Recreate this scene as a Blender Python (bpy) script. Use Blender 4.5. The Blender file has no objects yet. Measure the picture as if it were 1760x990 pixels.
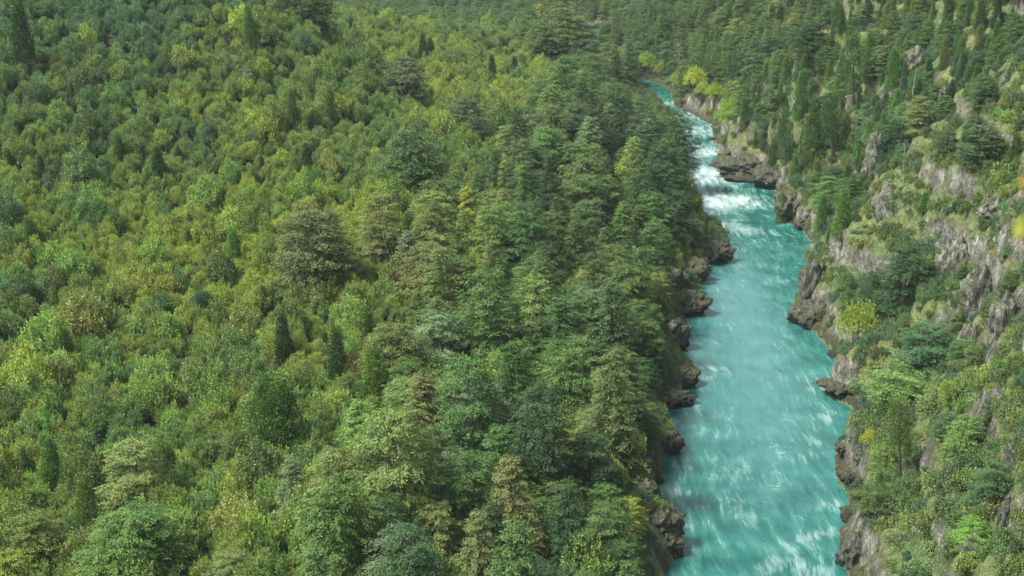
import bpy, bmesh, math, random
import numpy as np
from mathutils import Vector

# ------------------------------------------------------------------ camera, sky, sun, exposure
scn = bpy.context.scene
COL = scn.collection
H_CAM, PITCH, FPX = 100.0, math.radians(17.0), 2444.0
cd = bpy.data.cameras.new('camera'); cam = bpy.data.objects.new('camera', cd); COL.objects.link(cam)
cam.location = (0, 0, H_CAM); cam.rotation_euler = (math.pi/2 - PITCH, 0, 0)
cd.sensor_width = 36.0; cd.lens = 36.0*FPX/1760.0; cd.clip_start = 1.0; cd.clip_end = 9000.0
cd.dof.use_dof = True; cd.dof.focus_distance = 320.0; cd.dof.aperture_fstop = 2.8
scn.camera = cam

SUN_EL, SUN_AZ = 55.0, 248.0       # azimuth clockwise from +Y (north): the sun is high on the left, a little behind the camera
world = bpy.data.worlds.new('World'); scn.world = world; world.use_nodes = True
wt = world.node_tree; wt.nodes.clear()
wo = wt.nodes.new('ShaderNodeOutputWorld'); wb = wt.nodes.new('ShaderNodeBackground'); ws = wt.nodes.new('ShaderNodeTexSky')
ws.sky_type = 'NISHITA'; ws.sun_disc = False; ws.sun_elevation = math.radians(SUN_EL); ws.sun_rotation = math.radians(SUN_AZ)
ws.air_density = 1.0; ws.dust_density = 4.0; ws.ozone_density = 1.0
wb.inputs['Strength'].default_value = 0.11
whs = wt.nodes.new('ShaderNodeHueSaturation'); whs.inputs['Saturation'].default_value = 0.45
wt.links.new(ws.outputs['Color'], whs.inputs['Color']); wt.links.new(whs.outputs['Color'], wb.inputs['Color'])
wt.links.new(wb.outputs['Background'], wo.inputs['Surface'])
ld = bpy.data.lights.new('sun', 'SUN'); sun = bpy.data.objects.new('sun', ld); COL.objects.link(sun)
ld.energy = 3.7; ld.angle = math.radians(12.0); ld.color = (1.0, 0.95, 0.86)
_a, _e = math.radians(SUN_AZ), math.radians(SUN_EL)
sdir = Vector((math.sin(_a)*math.cos(_e), math.cos(_a)*math.cos(_e), math.sin(_e)))
sun.rotation_euler = sdir.to_track_quat('Z', 'Y').to_euler(); sun.location = (-200, -50, 400)

scn.view_settings.view_transform = 'Standard'; scn.view_settings.look = 'None'
scn.view_settings.exposure = 1.2; scn.view_settings.gamma = 1.0; scn.view_settings.use_curve_mapping = False
scn.render.engine = 'CYCLES'
cy = scn.cycles
cy.max_bounces = 4; cy.diffuse_bounces = 2; cy.glossy_bounces = 2; cy.transmission_bounces = 2; cy.volume_bounces = 0
cy.use_denoising = True; cy.denoiser = 'OPENIMAGEDENOISE'; cy.denoising_input_passes = 'RGB_ALBEDO_NORMAL'; cy.caustics_reflective = False; cy.caustics_refractive = False
cy.sample_clamp_indirect = 4.0

rng = np.random.default_rng(7); random.seed(7)
TAU = 2*math.pi

# ------------------------------------------------------------------ noise in numpy
_perm = np.random.default_rng(3).permutation(256).astype(np.int64); _perm = np.concatenate([_perm, _perm, _perm])
_g3 = np.random.default_rng(5).normal(size=(256, 3)); _g3 /= np.linalg.norm(_g3, axis=1)[:, None]
def perlin(x, y, z=0.0):
    x = np.asarray(x, float); y = np.asarray(y, float); z = np.zeros_like(x) + z
    xi = np.floor(x).astype(np.int64); yi = np.floor(y).astype(np.int64); zi = np.floor(z).astype(np.int64)
    xf, yf, zf = x-xi, y-yi, z-zi
    f = lambda t: t*t*t*(t*(t*6-15)+10)
    u, v, w = f(xf), f(yf), f(zf); out = 0
    for i in (0, 1):
        wx = u if i else 1-u; pa = _perm[(xi+i) & 255]
        for j in (0, 1):
            wy = v if j else 1-v; pb = _perm[pa + ((yi+j) & 255)]
            for k in (0, 1):
                wz = w if k else 1-w; h = _perm[pb + ((zi+k) & 255)]; g = _g3[h]
                out = out + wx*wy*wz*(g[..., 0]*(xf-i)+g[..., 1]*(yf-j)+g[..., 2]*(zf-k))
    return out*1.5
def fbm(x, y, z=0.0, o=4, g=0.5):
    r = 0; a = 1.0
    for i in range(o):
        r = r + a*perlin(x*2**i+17.3*i, y*2**i+5.1*i, z*2**i); a *= g
    return r
def ridged(x, y, z=0.0, o=4):
    r = 0; a = 1.0
    for i in range(o):
        r = r + a*(1-2*np.abs(perlin(x*2**i+7.7*i, y*2**i+3.1*i, z*2**i))); a *= 0.5
    return r
def sstep(a, b, x):
    t = np.clip((x-a)/(b-a), 0, 1); return t*t*(3-2*t)

# ------------------------------------------------------------------ measuring: a line of sight of the photograph as a ray
SP, CP = math.sin(PITCH), math.cos(PITCH)
def ray(px, py):
    v = (py-495)/FPX
    return np.array([(px-880)/FPX, CP-SP*v, -(SP+CP*v)])
def water_pt(px, py):
    d = ray(px, py); t = H_CAM/-d[2]; return d[0]*t, d[1]*t
def at_depth(px, py, t):
    d = ray(px, py); return d[0]*t, d[1]*t, H_CAM+d[2]*t
def project(x, y, z):
    dz = z-H_CAM; t = y*CP - dz*SP; up = y*SP + dz*CP
    t = np.maximum(t, 1e-3); return 880+FPX*x/t, 495-FPX*up/t, t

# ------------------------------------------------------------------ the river's banks (z = 0)
LB = [water_pt(*p) for p in [(1110,1300),(1128,1100),(1138,1000),(1145,975),(1172,935),(1165,905),(1130,862),(1118,838),(1140,828),(1122,800),(1165,772),
      (1158,745),(1138,725),(1140,700),(1186,690),(1168,672),(1195,652),(1190,636),(1168,612),(1180,578),(1165,552),(1210,530),(1205,508),
      (1188,492),(1222,470),(1220,456),(1256,444),(1248,408),(1215,385),(1188,350),(1178,310),(1182,270),(1172,235),(1158,200),(1128,165),(1095,143),(1058,131)]]
LB += [(38, 680), (22, 715), (20, 750), (30, 790), (34, 840), (10, 880), (-60, 900), (-160, 905), (-400, 960), (-900, 1100)]
RB = [water_pt(*p) for p in [(1480,1300),(1470,1100),(1464,1000),(1446,955),(1448,915),(1464,885),(1460,850),(1436,805),(1440,770),(1466,735),(1466,700),(1420,676),(1424,664),(1462,650),
      (1432,602),(1400,570),(1372,550),(1366,522),(1378,492),(1394,440),(1398,416),(1380,396),(1334,374),(1340,332),(1295,312),(1238,292),
      (1232,276),(1262,262),(1230,245),(1222,215),(1190,196),(1160,182),(1154,160),(1148,150),(1112,138),(1085,131)]]
RB += [(52, 690), (42, 712), (42, 740), (58, 775), (66, 820), (58, 870), (20, 915), (-60, 930), (-160, 935), (-400, 990), (-900, 1130)]
LB = np.array([(20, -60), (30, 60)] + LB); RB = np.array([(50, -60), (50, 60)] + RB)
def poly_dist(P, x, y):
    best = np.full(x.shape, 1e18)
    for a, b in zip(P[:-1], P[1:]):
        dx, dy = b-a; t = np.clip(((x-a[0])*dx+(y-a[1])*dy)/(dx*dx+dy*dy), 0, 1)
        np.minimum(best, (x-a[0]-t*dx)**2+(y-a[1]-t*dy)**2, out=best)
    return np.sqrt(best)
def inside(P, x, y):
    c = np.zeros(x.shape, bool); n = len(P)
    for i in range(n):
        (x1, y1), (x2, y2) = P[i], P[(i+1) % n]
        if y1 == y2: continue
        m = ((y1 > y) != (y2 > y)) & (x < (x2-x1)*(y-y1)/(y2-y1)+x1); c ^= m
    return c
RIVER = np.concatenate([LB, RB[::-1]])
LEFT = np.concatenate([LB, [(-6000, 1100), (-6000, -60)]])

# left bench: heights read along lines of sight, joined by a thin-plate surface
LC = [(0,990,181),(400,990,178),(800,990,182),(1040,990,186),(-400,900,190),(-500,500,250),(-500,0,330),(0,700,228),(0,500,268),(0,300,318),(0,100,365),(0,0,395),
      (400,700,232),(700,800,214),(950,800,218),(1050,700,246),(400,400,308),(400,200,372),(400,50,420),(450,0,438),(700,500,282),(900,500,292),(1080,450,318),(700,300,368),
      (700,150,465),(700,50,590),(560,60,500),(900,300,376),(1060,270,405),(900,150,500),(900,70,612),(1000,100,600),(1080,170,560)]
LCp = [at_depth(*c) for c in LC]
LCp += [(-79, 520, 48), (-20, 640, 24), (-60, 640, 22), (-90, 720, 15), (0, 700, 12), (-30, 800, 6), (-100, 860, 5), (-300, 600, 60), (-300, 800, 30), (-300, 300, 70), (-200, 80, 25), (-60, 60, 12), (10, 60, 10), (10, 740, 9),
        (-500,500,85), (-500,200,70)]
LCp = np.array(LCp)
def tps(r2): return np.where(r2 > 0, 0.5*r2*np.log(np.maximum(r2, 1e-9)), 0)
_X = LCp[:, :2]/100; n = len(_X)
K = tps(((_X[:, None]-_X[None])**2).sum(-1)) + np.eye(n)*0.02
A = np.zeros((n+3, n+3)); A[:n, :n] = K; A[:n, n] = 1; A[:n, n+1:] = _X; A[n, :n] = 1; A[n+1:, :n] = _X.T
_w = np.linalg.solve(A, np.concatenate([LCp[:, 2], [0, 0, 0]]))
def left_height(x, y):
    xs, ys = np.clip(x, -520, 120)/100, np.clip(y, 40, 880)/100
    r = _w[n] + _w[n+1]*xs + _w[n+2]*ys
    for i in range(n): r = r + _w[i]*tps((xs-_X[i, 0])**2+(ys-_X[i, 1])**2)
    return np.clip(r, 4, 95)

def terrain(x, y):
    """height, plus how rocky it is and on which side of the river it lies"""
    dl, dr = poly_dist(LB, x, y), poly_dist(RB, x, y)
    inr = inside(RIVER, x, y); lf = inside(LEFT, x, y) & ~inr
    d = np.minimum(dl, dr)
    n1 = fbm(x/14, y/14, 1.0, 3); n2 = fbm(x/5, y/5, 4.0, 3)
    # left side
    bank = 6.0*(1-np.exp(-dl/2.6))*(1+0.35*n1) + 0.12*dl + 0.7*n2
    zl = bank + (left_height(x, y)-bank)*sstep(5, 34, dl) + 1.2*n1
    zl = zl*(1-.68*np.exp(-((y-600)/75)**2)*np.exp(-np.maximum(dl-6, 0)/26))
    # right side: a steep wooded slope with ribs, ledges and bare faces
    s = 1.02 + 0.12*np.sin(y/26+0.6) - 0.34*sstep(470, 520, y) - 0.0*sstep(560, 640, y)
    s = s - 0.30*np.exp(-((y-232)/34)**2)*np.exp(-dr/26) + 0.10*np.exp(-((y-300)/22)**2) + 0.22*np.exp(-((y-452)/26)**2)
    rib = ridged(x/60+3, y/38+1.5, 0.3, 3)
    bh = np.clip(3.0+4.0*fbm(x/17, y/17, 8.0, 2), 0.8, 7.0)*(1-.75*sstep(575, 620, y)) + 4*np.exp(-((y-472)/24)**2)
    base = bh*(1-np.exp(-dr/1.5)) + s*dr
    base = base + 11*sstep(21, 27, dr+2*n1)*np.exp(-((y-248)/38)**2) - 0.25*np.minimum(dr, 22)*np.exp(-((y-238)/36)**2) + 8*sstep(8, 12, dr+1.5*n1)*np.exp(-((y-366)/13)**2)
    base = base + 9*sstep(0.5, 3.5, dr)*np.exp(-((y-342)/16)**2)*np.exp(-dr/18) + 7*sstep(16, 21, dr+2*n1)*np.exp(-((y-420)/16)**2)
    led = 9.0; q = base + 2.4*n1
    st = np.floor(q/led)*led + led*sstep(0.36, 0.74, (q/led) % 1.0)
    zr = base*0.45 + st*0.55 + (3.2*rib + 1.4*n2)*sstep(2, 18, dr)
    zr = np.where(zr > 120, 120+(zr-120)*0.3, zr)
    rel = 0.45*sstep(640, 720, y)
    zr = zr*(1-rel) + rel*(4+0.5*dr)
    zr = np.minimum(zr, 150+0.05*dr)
    zb = -2.5*sstep(0, 5, d)
    z = np.where(inr, zb, np.where(lf, zl, zr))
    far = sstep(1100, 2600, np.hypot(x, y)); z = z + far*(60+90*fbm(x/900, y/900, 2, 3))
    return z, dl, dr, inr, lf

def axis(parts):
    out = []
    for a, b, s in parts: out.append(np.arange(a, b, s))
    return np.concatenate(out)
def spread(a, b, s0, g):
    v = [a]; s = s0
    while v[-1] < b: v.append(v[-1]+s); s *= g
    return np.array(v)
gx = np.concatenate([-spread(300, 4500, 3, 1.14)[::-1], np.arange(-298, 26, 2.0), np.arange(26, 170, 0.55), spread(170, 4500, 0.9, 1.10)])
gy = np.concatenate([-spread(0, 900, 10, 1.3)[::-1][:-1], np.arange(0, 120, 3.0), spread(120, 950, 0.55, 1.0016), spread(954, 5200, 4, 1.12)])
gx = np.unique(np.round(gx, 3)); gy = np.unique(np.round(gy, 3))
GX, GY = np.meshgrid(gx, gy)
GZ, GDL, GDR, GIN, GLF = terrain(GX, GY)
def sample(F, x, y):
    i = np.clip(np.searchsorted(gx, x)-1, 0, len(gx)-2); j = np.clip(np.searchsorted(gy, y)-1, 0, len(gy)-2)
    u = (x-gx[i])/(gx[i+1]-gx[i]); v = (y-gy[j])/(gy[j+1]-gy[j])
    return F[j, i]*(1-u)*(1-v)+F[j, i+1]*u*(1-v)+F[j+1, i]*(1-u)*v+F[j+1, i+1]*u*v
def ground(x, y): return sample(GZ, np.asarray(x, float), np.asarray(y, float))

# ------------------------------------------------------------------ materials
def nt(name):
    m = bpy.data.materials.new(name); m.use_nodes = True; t = m.node_tree; t.nodes.clear()
    return m, t, t.nodes.new('ShaderNodeOutputMaterial')
def N(t, kind, **kw):
    nd = t.nodes.new('ShaderNode'+kind)
    for k, v in kw.items():
        if k in ('operation', 'blend_type', 'data_type', 'attribute_name', 'attribute_type', 'noise_dimensions', 'feature', 'noise_type', 'uv_map', 'distance', 'clamp', 'interpolation'): setattr(nd, k, v)
        else: nd.inputs[k.replace('_', ' ')].default_value = v
    return nd
def L(t, a, b): t.links.new(a, b)
def math_(t, op, a, b=None, clamp=False):
    nd = t.nodes.new('ShaderNodeMath'); nd.operation = op; nd.use_clamp = clamp
    for i, v in enumerate((a, b)):
        if v is None: continue
        if isinstance(v, (int, float)): nd.inputs[i].default_value = v
        else: L(t, v, nd.inputs[i])
    return nd.outputs[0]
def mixc(t, fac, a, b, blend='MIX'):
    nd = t.nodes.new('ShaderNodeMix'); nd.data_type = 'RGBA'; nd.blend_type = blend
    for s, v in ((nd.inputs[0], fac), (nd.inputs[6], a), (nd.inputs[7], b)):
        if isinstance(v, (int, float)): s.default_value = v
        elif isinstance(v, tuple): s.default_value = (*v, 1)
        else: L(t, v, s)
    return nd.outputs[2]
def ramp(t, x, stops):
    nd = t.nodes.new('ShaderNodeValToRGB'); cr = nd.color_ramp
    while len(cr.elements) > 1: cr.elements.remove(cr.elements[-1])
    for i, (p, c) in enumerate(stops):
        e = cr.elements[0] if i == 0 else cr.elements.new(p)
        e.position = p; e.color = (*c, 1) if isinstance(c, tuple) else (c, c, c, 1)
    L(t, x, nd.inputs[0]); return nd.outputs[0]

def leaf_material(name, spread_amount=0.35, tip=(1.35, 1.25, 0.7), trans=0.3, spec=0.35, rough=0.5, gain=(1, 1, 1), hv=1.0):
    """leaf colour = the tree's own colour x variation from tree to tree and from spray to spray"""
    m, t, out = nt(name)
    oi = t.nodes.new('ShaderNodeObjectInfo'); at = N(t, 'Attribute', attribute_name='tint')
    sep = t.nodes.new('ShaderNodeSeparateColor'); L(t, at.outputs['Color'], sep.inputs[0])
    # R: random per spray; G: how young the shoot is; B: random per leaf
    v = math_(t, 'ADD', math_(t, 'MULTIPLY', sep.outputs[0], 0.40), math_(t, 'MULTIPLY', sep.outputs[2], 0.22))
    rnd = oi.outputs['Random']
    v = math_(t, 'ADD', v, math_(t, 'MULTIPLY', rnd, spread_amount))
    v = math_(t, 'ADD', v, 0.69-spread_amount/2)
    c = mixc(t, 1.0, oi.outputs['Color'], v, 'MULTIPLY')
    c = mixc(t, 1.0, c, gain, 'MULTIPLY')
    # neighbours of one age and kind share a hue: slow change over the ground
    no = N(t, 'TexNoise', Scale=0.022, Detail=2.0); L(t, oi.outputs['Location'], no.inputs['Vector'])
    hue = ramp(t, no.outputs['Fac'], [(0.38, (0.80, 0.93, 1.05)), (0.5, (1.0, 1.0, 1.0)), (0.62, (1.08, 1.08, 0.86))])
    c = mixc(t, 0.8*hv, c, hue, 'MULTIPLY')
    r2 = math_(t, 'FRACT', math_(t, 'MULTIPLY', rnd, 37.7))
    h2 = ramp(t, r2, [(0.0, (0.86, 0.97, 1.04)), (0.35, (1.0, 1.0, 1.0)), (0.8, (1.02, 1.04, 0.92)), (1.0, (1.10, 1.08, 0.84))])
    c = mixc(t, 0.7*hv, c, h2, 'MULTIPLY')
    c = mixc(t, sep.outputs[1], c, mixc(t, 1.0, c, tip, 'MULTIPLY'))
    p = N(t, 'BsdfPrincipled', Roughness=rough); L(t, c, p.inputs['Base Color']); p.inputs['Specular IOR Level'].default_value = spec
    tr = t.nodes.new('ShaderNodeBsdfTranslucent'); L(t, mixc(t, 1.0, c, (1.1, 1.25, 0.6), 'MULTIPLY'), tr.inputs['Color'])
    mx = N(t, 'MixShader', Fac=trans); L(t, p.outputs[0], mx.inputs[1]); L(t, tr.outputs[0], mx.inputs[2]); L(t, mx.outputs[0], out.inputs['Surface'])
    return m
M_BEECH = leaf_material('beech_foliage', 0.22, (1.4, 1.28, 0.85), 0.25, 0.25, 0.55)
M_CYP = leaf_material('cypress_foliage', 0.25, (1.3, 1.3, 0.8), 0.22, 0.2, 0.6)
M_BROAD = leaf_material('broadleaf_foliage', 0.5, (1.72, 1.62, 0.95), 0.28, 0.4)
M_BROAD_Y = leaf_material('yellow_broadleaf_foliage', 0.4, (1.8, 1.6, 0.85), 0.30, 0.4, gain=(1.42, 1.24, 1.02))
M_BROAD_B = leaf_material('dusky_broadleaf_foliage', 0.4, (1.6, 1.6, 0.9), 0.25, 0.45, gain=(0.70, 0.85, 1.2))
M_WILLOW = leaf_material('willow_foliage', 0.12, (1.25, 1.15, 0.7), 0.35, hv=0.2)

def bark_material(name, c1, c2):
    m, t, out = nt(name); tc = t.nodes.new('ShaderNodeTexCoord'); mp = N(t, 'Mapping', Scale=(3, 3, 0.6)); L(t, tc.outputs['Object'], mp.inputs[0])
    no = N(t, 'TexNoise', Scale=2.0, Detail=6.0, Roughness=0.65); L(t, mp.outputs[0], no.inputs['Vector'])
    c = ramp(t, no.outputs['Fac'], [(0.3, c1), (0.7, c2)])
    p = N(t, 'BsdfPrincipled', Roughness=0.9); L(t, c, p.inputs['Base Color'])
    b = N(t, 'Bump', Strength=0.6, Distance=0.1); L(t, no.outputs['Fac'], b.inputs['Height']); L(t, b.outputs[0], p.inputs['Normal'])
    L(t, p.outputs[0], out.inputs['Surface']); return m
M_BARK = bark_material('bark', (0.05, 0.04, 0.03), (0.14, 0.12, 0.10))
M_DEAD = bark_material('dead_wood', (0.16, 0.145, 0.13), (0.36, 0.34, 0.32))
M_CHAR = bark_material('dark_bark', (0.02, 0.017, 0.015), (0.07, 0.06, 0.05))

def rock_nodes(t, scale=1.0):
    g = t.nodes.new('ShaderNodeNewGeometry'); pos = g.outputs['Position']
    sep = t.nodes.new('ShaderNodeSeparateXYZ'); L(t, pos, sep.inputs[0])
    nor = t.nodes.new('ShaderNodeSeparateXYZ'); L(t, g.outputs['True Normal'], nor.inputs[0])
    mp = N(t, 'Mapping', Scale=(1, 1, 0.45)); mp.inputs['Rotation'].default_value = (0.35, 0.2, 0.3); L(t, pos, mp.inputs[0])
    n1 = N(t, 'TexNoise', Scale=0.55*scale, Detail=8.0, Roughness=0.68); L(t, mp.outputs[0], n1.inputs['Vector'])
    n2 = N(t, 'TexNoise', Scale=0.16*scale, Detail=4.0); L(t, pos, n2.inputs['Vector'])
    vo = N(t, 'TexVoronoi', feature='DISTANCE_TO_EDGE', Scale=0.7*scale); 
    wv = mixc(t, 0.25, mp.outputs[0], n1.outputs['Color']); L(t, mp.outputs[0], vo.inputs['Vector'])
    c = ramp(t, n1.outputs['Fac'], [(0.34, (0.035, 0.032, 0.027)), (0.47, (0.10, 0.094, 0.082)), (0.58, (0.20, 0.19, 0.172)), (0.72, (0.36, 0.35, 0.325))])
    c = mixc(t, 1.0, c, ramp(t, n2.outputs['Fac'], [(0.35, (0.74, 0.78, 0.62)), (0.5, (0.88, 0.96, 0.88)), (0.65, (1.02, 1.12, 1.06))]), 'MULTIPLY')
    crack = ramp(t, vo.outputs['Distance'], [(0.0, 0.35), (0.05, 1.0)])
    c = mixc(t, 0.6, c, crack, 'MULTIPLY')
    # moss on ledges
    n3 = N(t, 'TexNoise', Scale=0.9*scale, Detail=5.0, Roughness=0.7); L(t, pos, n3.inputs['Vector'])
    up = math_(t, 'ADD', math_(t, 'MULTIPLY', nor.outputs[2], 0.55), math_(t, 'MULTIPLY', n3.outputs['Fac'], 0.9))
    moss = ramp(t, up, [(0.66, 0.0), (0.82, 1.0)])
    mc = ramp(t, n1.outputs['Fac'], [(0.35, (0.045, 0.052, 0.018)), (0.6, (0.10, 0.105, 0.035)), (0.75, (0.15, 0.14, 0.06))])
    c = mixc(t, moss, c, mc)
    # wet, dark rock at the waterline
    hz = math_(t, 'ADD', sep.outputs[2], math_(t, 'MULTIPLY', n3.outputs['Fac'], -2.0))
    wet = ramp(t, math_(t, 'ADD', math_(t, 'MULTIPLY', hz, 0.25), 0.3), [(0.2, 0.30), (0.75, 1.0)])
    c = mixc(t, 1.0, c, wet, 'MULTIPLY')
    h = math_(t, 'ADD', n1.outputs['Fac'], math_(t, 'MULTIPLY', crack, 0.25))
    return c, h, pos, nor, sep
def rock_material(name, scale, gain=(1, 1, 1)):
    m, t, out = nt(name); c, h, *_ = rock_nodes(t, scale)
    c = mixc(t, 1.0, c, gain, 'MULTIPLY')
    p = N(t, 'BsdfPrincipled', Roughness=0.85); L(t, c, p.inputs['Base Color'])
    b = N(t, 'Bump', Strength=1.0, Distance=0.9); L(t, h, b.inputs['Height']); L(t, b.outputs[0], p.inputs['Normal'])
    L(t, p.outputs[0], out.inputs['Surface']); return m
M_ROCK = rock_material('bank_rock', 2.2, (0.70, 0.73, 0.70))
M_ROCKPALE = rock_material('pale_cliff_rock', 1.3, (1.08, 1.12, 1.05))
M_ROCKRED = rock_material('rusty_rock', 1.0, (1.0, 0.72, 0.6))

def ground_material():
    m, t, out = nt('hillside_ground'); c, h, pos, nor, sep = rock_nodes(t, 0.9)
    at = N(t, 'Attribute', attribute_name='cover'); s2 = t.nodes.new('ShaderNodeSeparateColor'); L(t, at.outputs['Color'], s2.inputs[0])
    n1 = N(t, 'TexNoise', Scale=0.5, Detail=8.0, Roughness=0.7); L(t, pos, n1.inputs['Vector'])
    n2 = N(t, 'TexNoise', Scale=0.05, Detail=4.0); L(t, pos, n2.inputs['Vector'])
    ng = N(t, 'TexNoise', Scale=2.2, Detail=9.0, Roughness=0.8); L(t, pos, ng.inputs['Vector'])
    gr = ramp(t, math_(t, 'ADD', math_(t, 'MULTIPLY', ng.outputs['Fac'], 0.6), math_(t, 'MULTIPLY', n1.outputs['Fac'], 0.4)), [(0.36, (0.014, 0.022, 0.008)), (0.45, (0.050, 0.075, 0.022)), (0.53, (0.11, 0.145, 0.045)), (0.62, (0.155, 0.18, 0.065)), (0.72, (0.20, 0.195, 0.10))])
    gr = mixc(t, 1.0, gr, ramp(t, n2.outputs['Fac'], [(0.35, (0.8, 0.95, 0.9)), (0.5, (1, 1, 1)), (0.65, (1.35, 1.15, 1.0))]), 'MULTIPLY')
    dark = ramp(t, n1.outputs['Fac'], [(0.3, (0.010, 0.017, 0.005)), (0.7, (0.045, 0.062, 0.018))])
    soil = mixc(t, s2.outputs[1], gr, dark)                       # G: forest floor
    k = math_(t, 'ADD', s2.outputs[0], math_(t, 'MULTIPLY', math_(t, 'MULTIPLY', s2.outputs[0], 12.0, True), math_(t, 'MULTIPLY', math_(t, 'SUBTRACT', n1.outputs['Fac'], 0.5), 1.6)))
    rk = ramp(t, k, [(0.42, 0.0), (0.56, 1.0)])                   # R: bare rock
    c = mixc(t, rk, soil, c)
    p = N(t, 'BsdfPrincipled', Roughness=0.9); L(t, c, p.inputs['Base Color'])
    b = N(t, 'Bump', Strength=1.0, Distance=0.8); L(t, math_(t, 'ADD', h, n1.outputs['Fac']), b.inputs['Height']); L(t, b.outputs[0], p.inputs['Normal'])
    L(t, p.outputs[0], out.inputs['Surface']); return m

# ------------------------------------------------------------------ mesh helpers
def mesh_from(name, V, F4=None, F3=None, mats=(), smooth=False, mat_index=None):
    me = bpy.data.meshes.new(name); V = np.asarray(V, np.float32)
    me.vertices.add(len(V)); me.vertices.foreach_set('co', V.ravel())
    idx = []; st = []; tot = []
    o = 0
    for F, k in ((F4, 4), (F3, 3)):
        if F is None or len(F) == 0: continue
        F = np.asarray(F, np.int32); idx.append(F.ravel()); st.append(o+np.arange(len(F))*k); o += len(F)*k
    idx = np.concatenate(idx); st = np.concatenate(st)
    me.loops.add(len(idx)); me.loops.foreach_set('vertex_index', idx)
    me.polygons.add(len(st)); me.polygons.foreach_set('loop_start', st.astype(np.int32))
    for m in mats: me.materials.append(m)
    if mat_index is not None: me.polygons.foreach_set('material_index', np.asarray(mat_index, np.int32))
    if smooth: me.polygons.foreach_set('use_smooth', np.ones(len(st), bool))
    me.update(calc_edges=True); me.validate(); return me
def add_color(me, name, C, domain='POINT'):
    a = me.color_attributes.new(name, 'FLOAT_COLOR', domain); C = np.asarray(C, np.float32)
    if C.shape[1] == 3: C = np.concatenate([C, np.ones((len(C), 1), np.float32)], 1)
    a.data.foreach_set('color', C.ravel())
def link(name, data, parent=None, **props):
    o = bpy.data.objects.new(name, data); COL.objects.link(o)
    if parent is not None: o.parent = parent
    for k, v in props.items():
        if v: o[k] = v
    return o
def grid_faces(nx, ny):
    i = np.arange(nx*ny).reshape(ny, nx)
    return np.stack([i[:-1, :-1], i[:-1, 1:], i[1:, 1:], i[1:, :-1]], -1).reshape(-1, 4)

# ------------------------------------------------------------------ ground sheet
ny_, nx_ = GZ.shape
dzdx = np.gradient(GZ, gx, axis=1); dzdy = np.gradient(GZ, gy, axis=0)
Nn = np.stack([-dzdx, -dzdy, np.ones_like(GZ)], -1); Nn /= np.linalg.norm(Nn, axis=-1)[..., None]
steep = 1-Nn[..., 2]
right = ~GLF & ~GIN
rockn = fbm(GX/9, GY/9, GZ/9, 4)
bankrock = np.exp(-GDR/3.0)*right + np.exp(-GDL/2.2)*GLF
rock = np.where(right, sstep(0.54, 0.74, steep + 0.28*rockn)*(0.70-.30*sstep(370, 430, GY)) + 0.05, 0.0) + bankrock
rock = np.clip(rock, 0, 1)*(1-0.75*sstep(560, 700, GY)*(1-bankrock))
V = np.stack([GX, GY, GZ], -1)
amp = (right*sstep(1.0, 5, GDR) + 0.8*np.minimum(bankrock, 0.6))*(GY < 950)*(np.abs(GX) < 250)
crag = ridged(GX/4.5, GY/4.5, GZ/6.5, 4)-0.6
amp = amp*(0.35+0.9*rock)
V = V + Nn*(crag*amp*1.0 + amp*.5*np.round(2.5*fbm(GX/2.5, GY/2.5, GZ/3.5, 2)))[..., None]
V[..., 0] += 0.5*amp*fbm(GX/3, GY/3, GZ/3, 3)
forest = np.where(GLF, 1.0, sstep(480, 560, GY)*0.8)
me = mesh_from('ground', V.reshape(-1, 3), grid_faces(nx_, ny_), mats=[ground_material()], smooth=False)
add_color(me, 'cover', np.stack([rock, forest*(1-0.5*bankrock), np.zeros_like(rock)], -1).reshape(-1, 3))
link('ground', me, kind='structure')

# ------------------------------------------------------------------ river
wx = np.arange(2, 128, 0.8); wy = np.concatenate([np.arange(-40, 120, 3.0), np.arange(120, 960, 0.8)])
WX, WY = np.meshgrid(wx, wy)
mid = np.array([((a[0]+b[0])/2, (a[1]+b[1])/2) for a, b in [(LB[np.argmin(np.abs(LB[:44, 1]-yy))], RB[np.argmin(np.abs(RB[:44, 1]-yy))]) for yy in np.arange(60, 860, 20)]])
for _ in range(4): mid[1:-1] = (mid[:-2]+2*mid[1:-1]+mid[2:])/4
mx = np.interp(WY, mid[:, 1], mid[:, 0]); lat = WX-mx
half = 15.0
I = half*np.log(np.abs(lat)+3.5)*np.sign(lat)*1.0
wave = 0.16*fbm(WX/3.2, WY/5.5, 0.0, 4) + 0.35*fbm(WX/9, WY/16, 3.0, 2)
rap = np.exp(-((WY-470)/70)**2)*0.9 + np.exp(-((WY-600)/50)**2)*0.8 + 0.25
wave = wave*(0.4+0.9*rap)
def blob(px, py, sx, sy, a, rot=0.0):
    x0, y0 = water_pt(px, py); dx, dy = WX-x0, WY-y0; c, s_ = math.cos(rot), math.sin(rot)
    u, v = dx*c+dy*s_, -dx*s_+dy*c; return a*np.exp(-(u/sx)**2-(v/sy)**2)
foam = 0.02 + 0*WX
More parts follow.
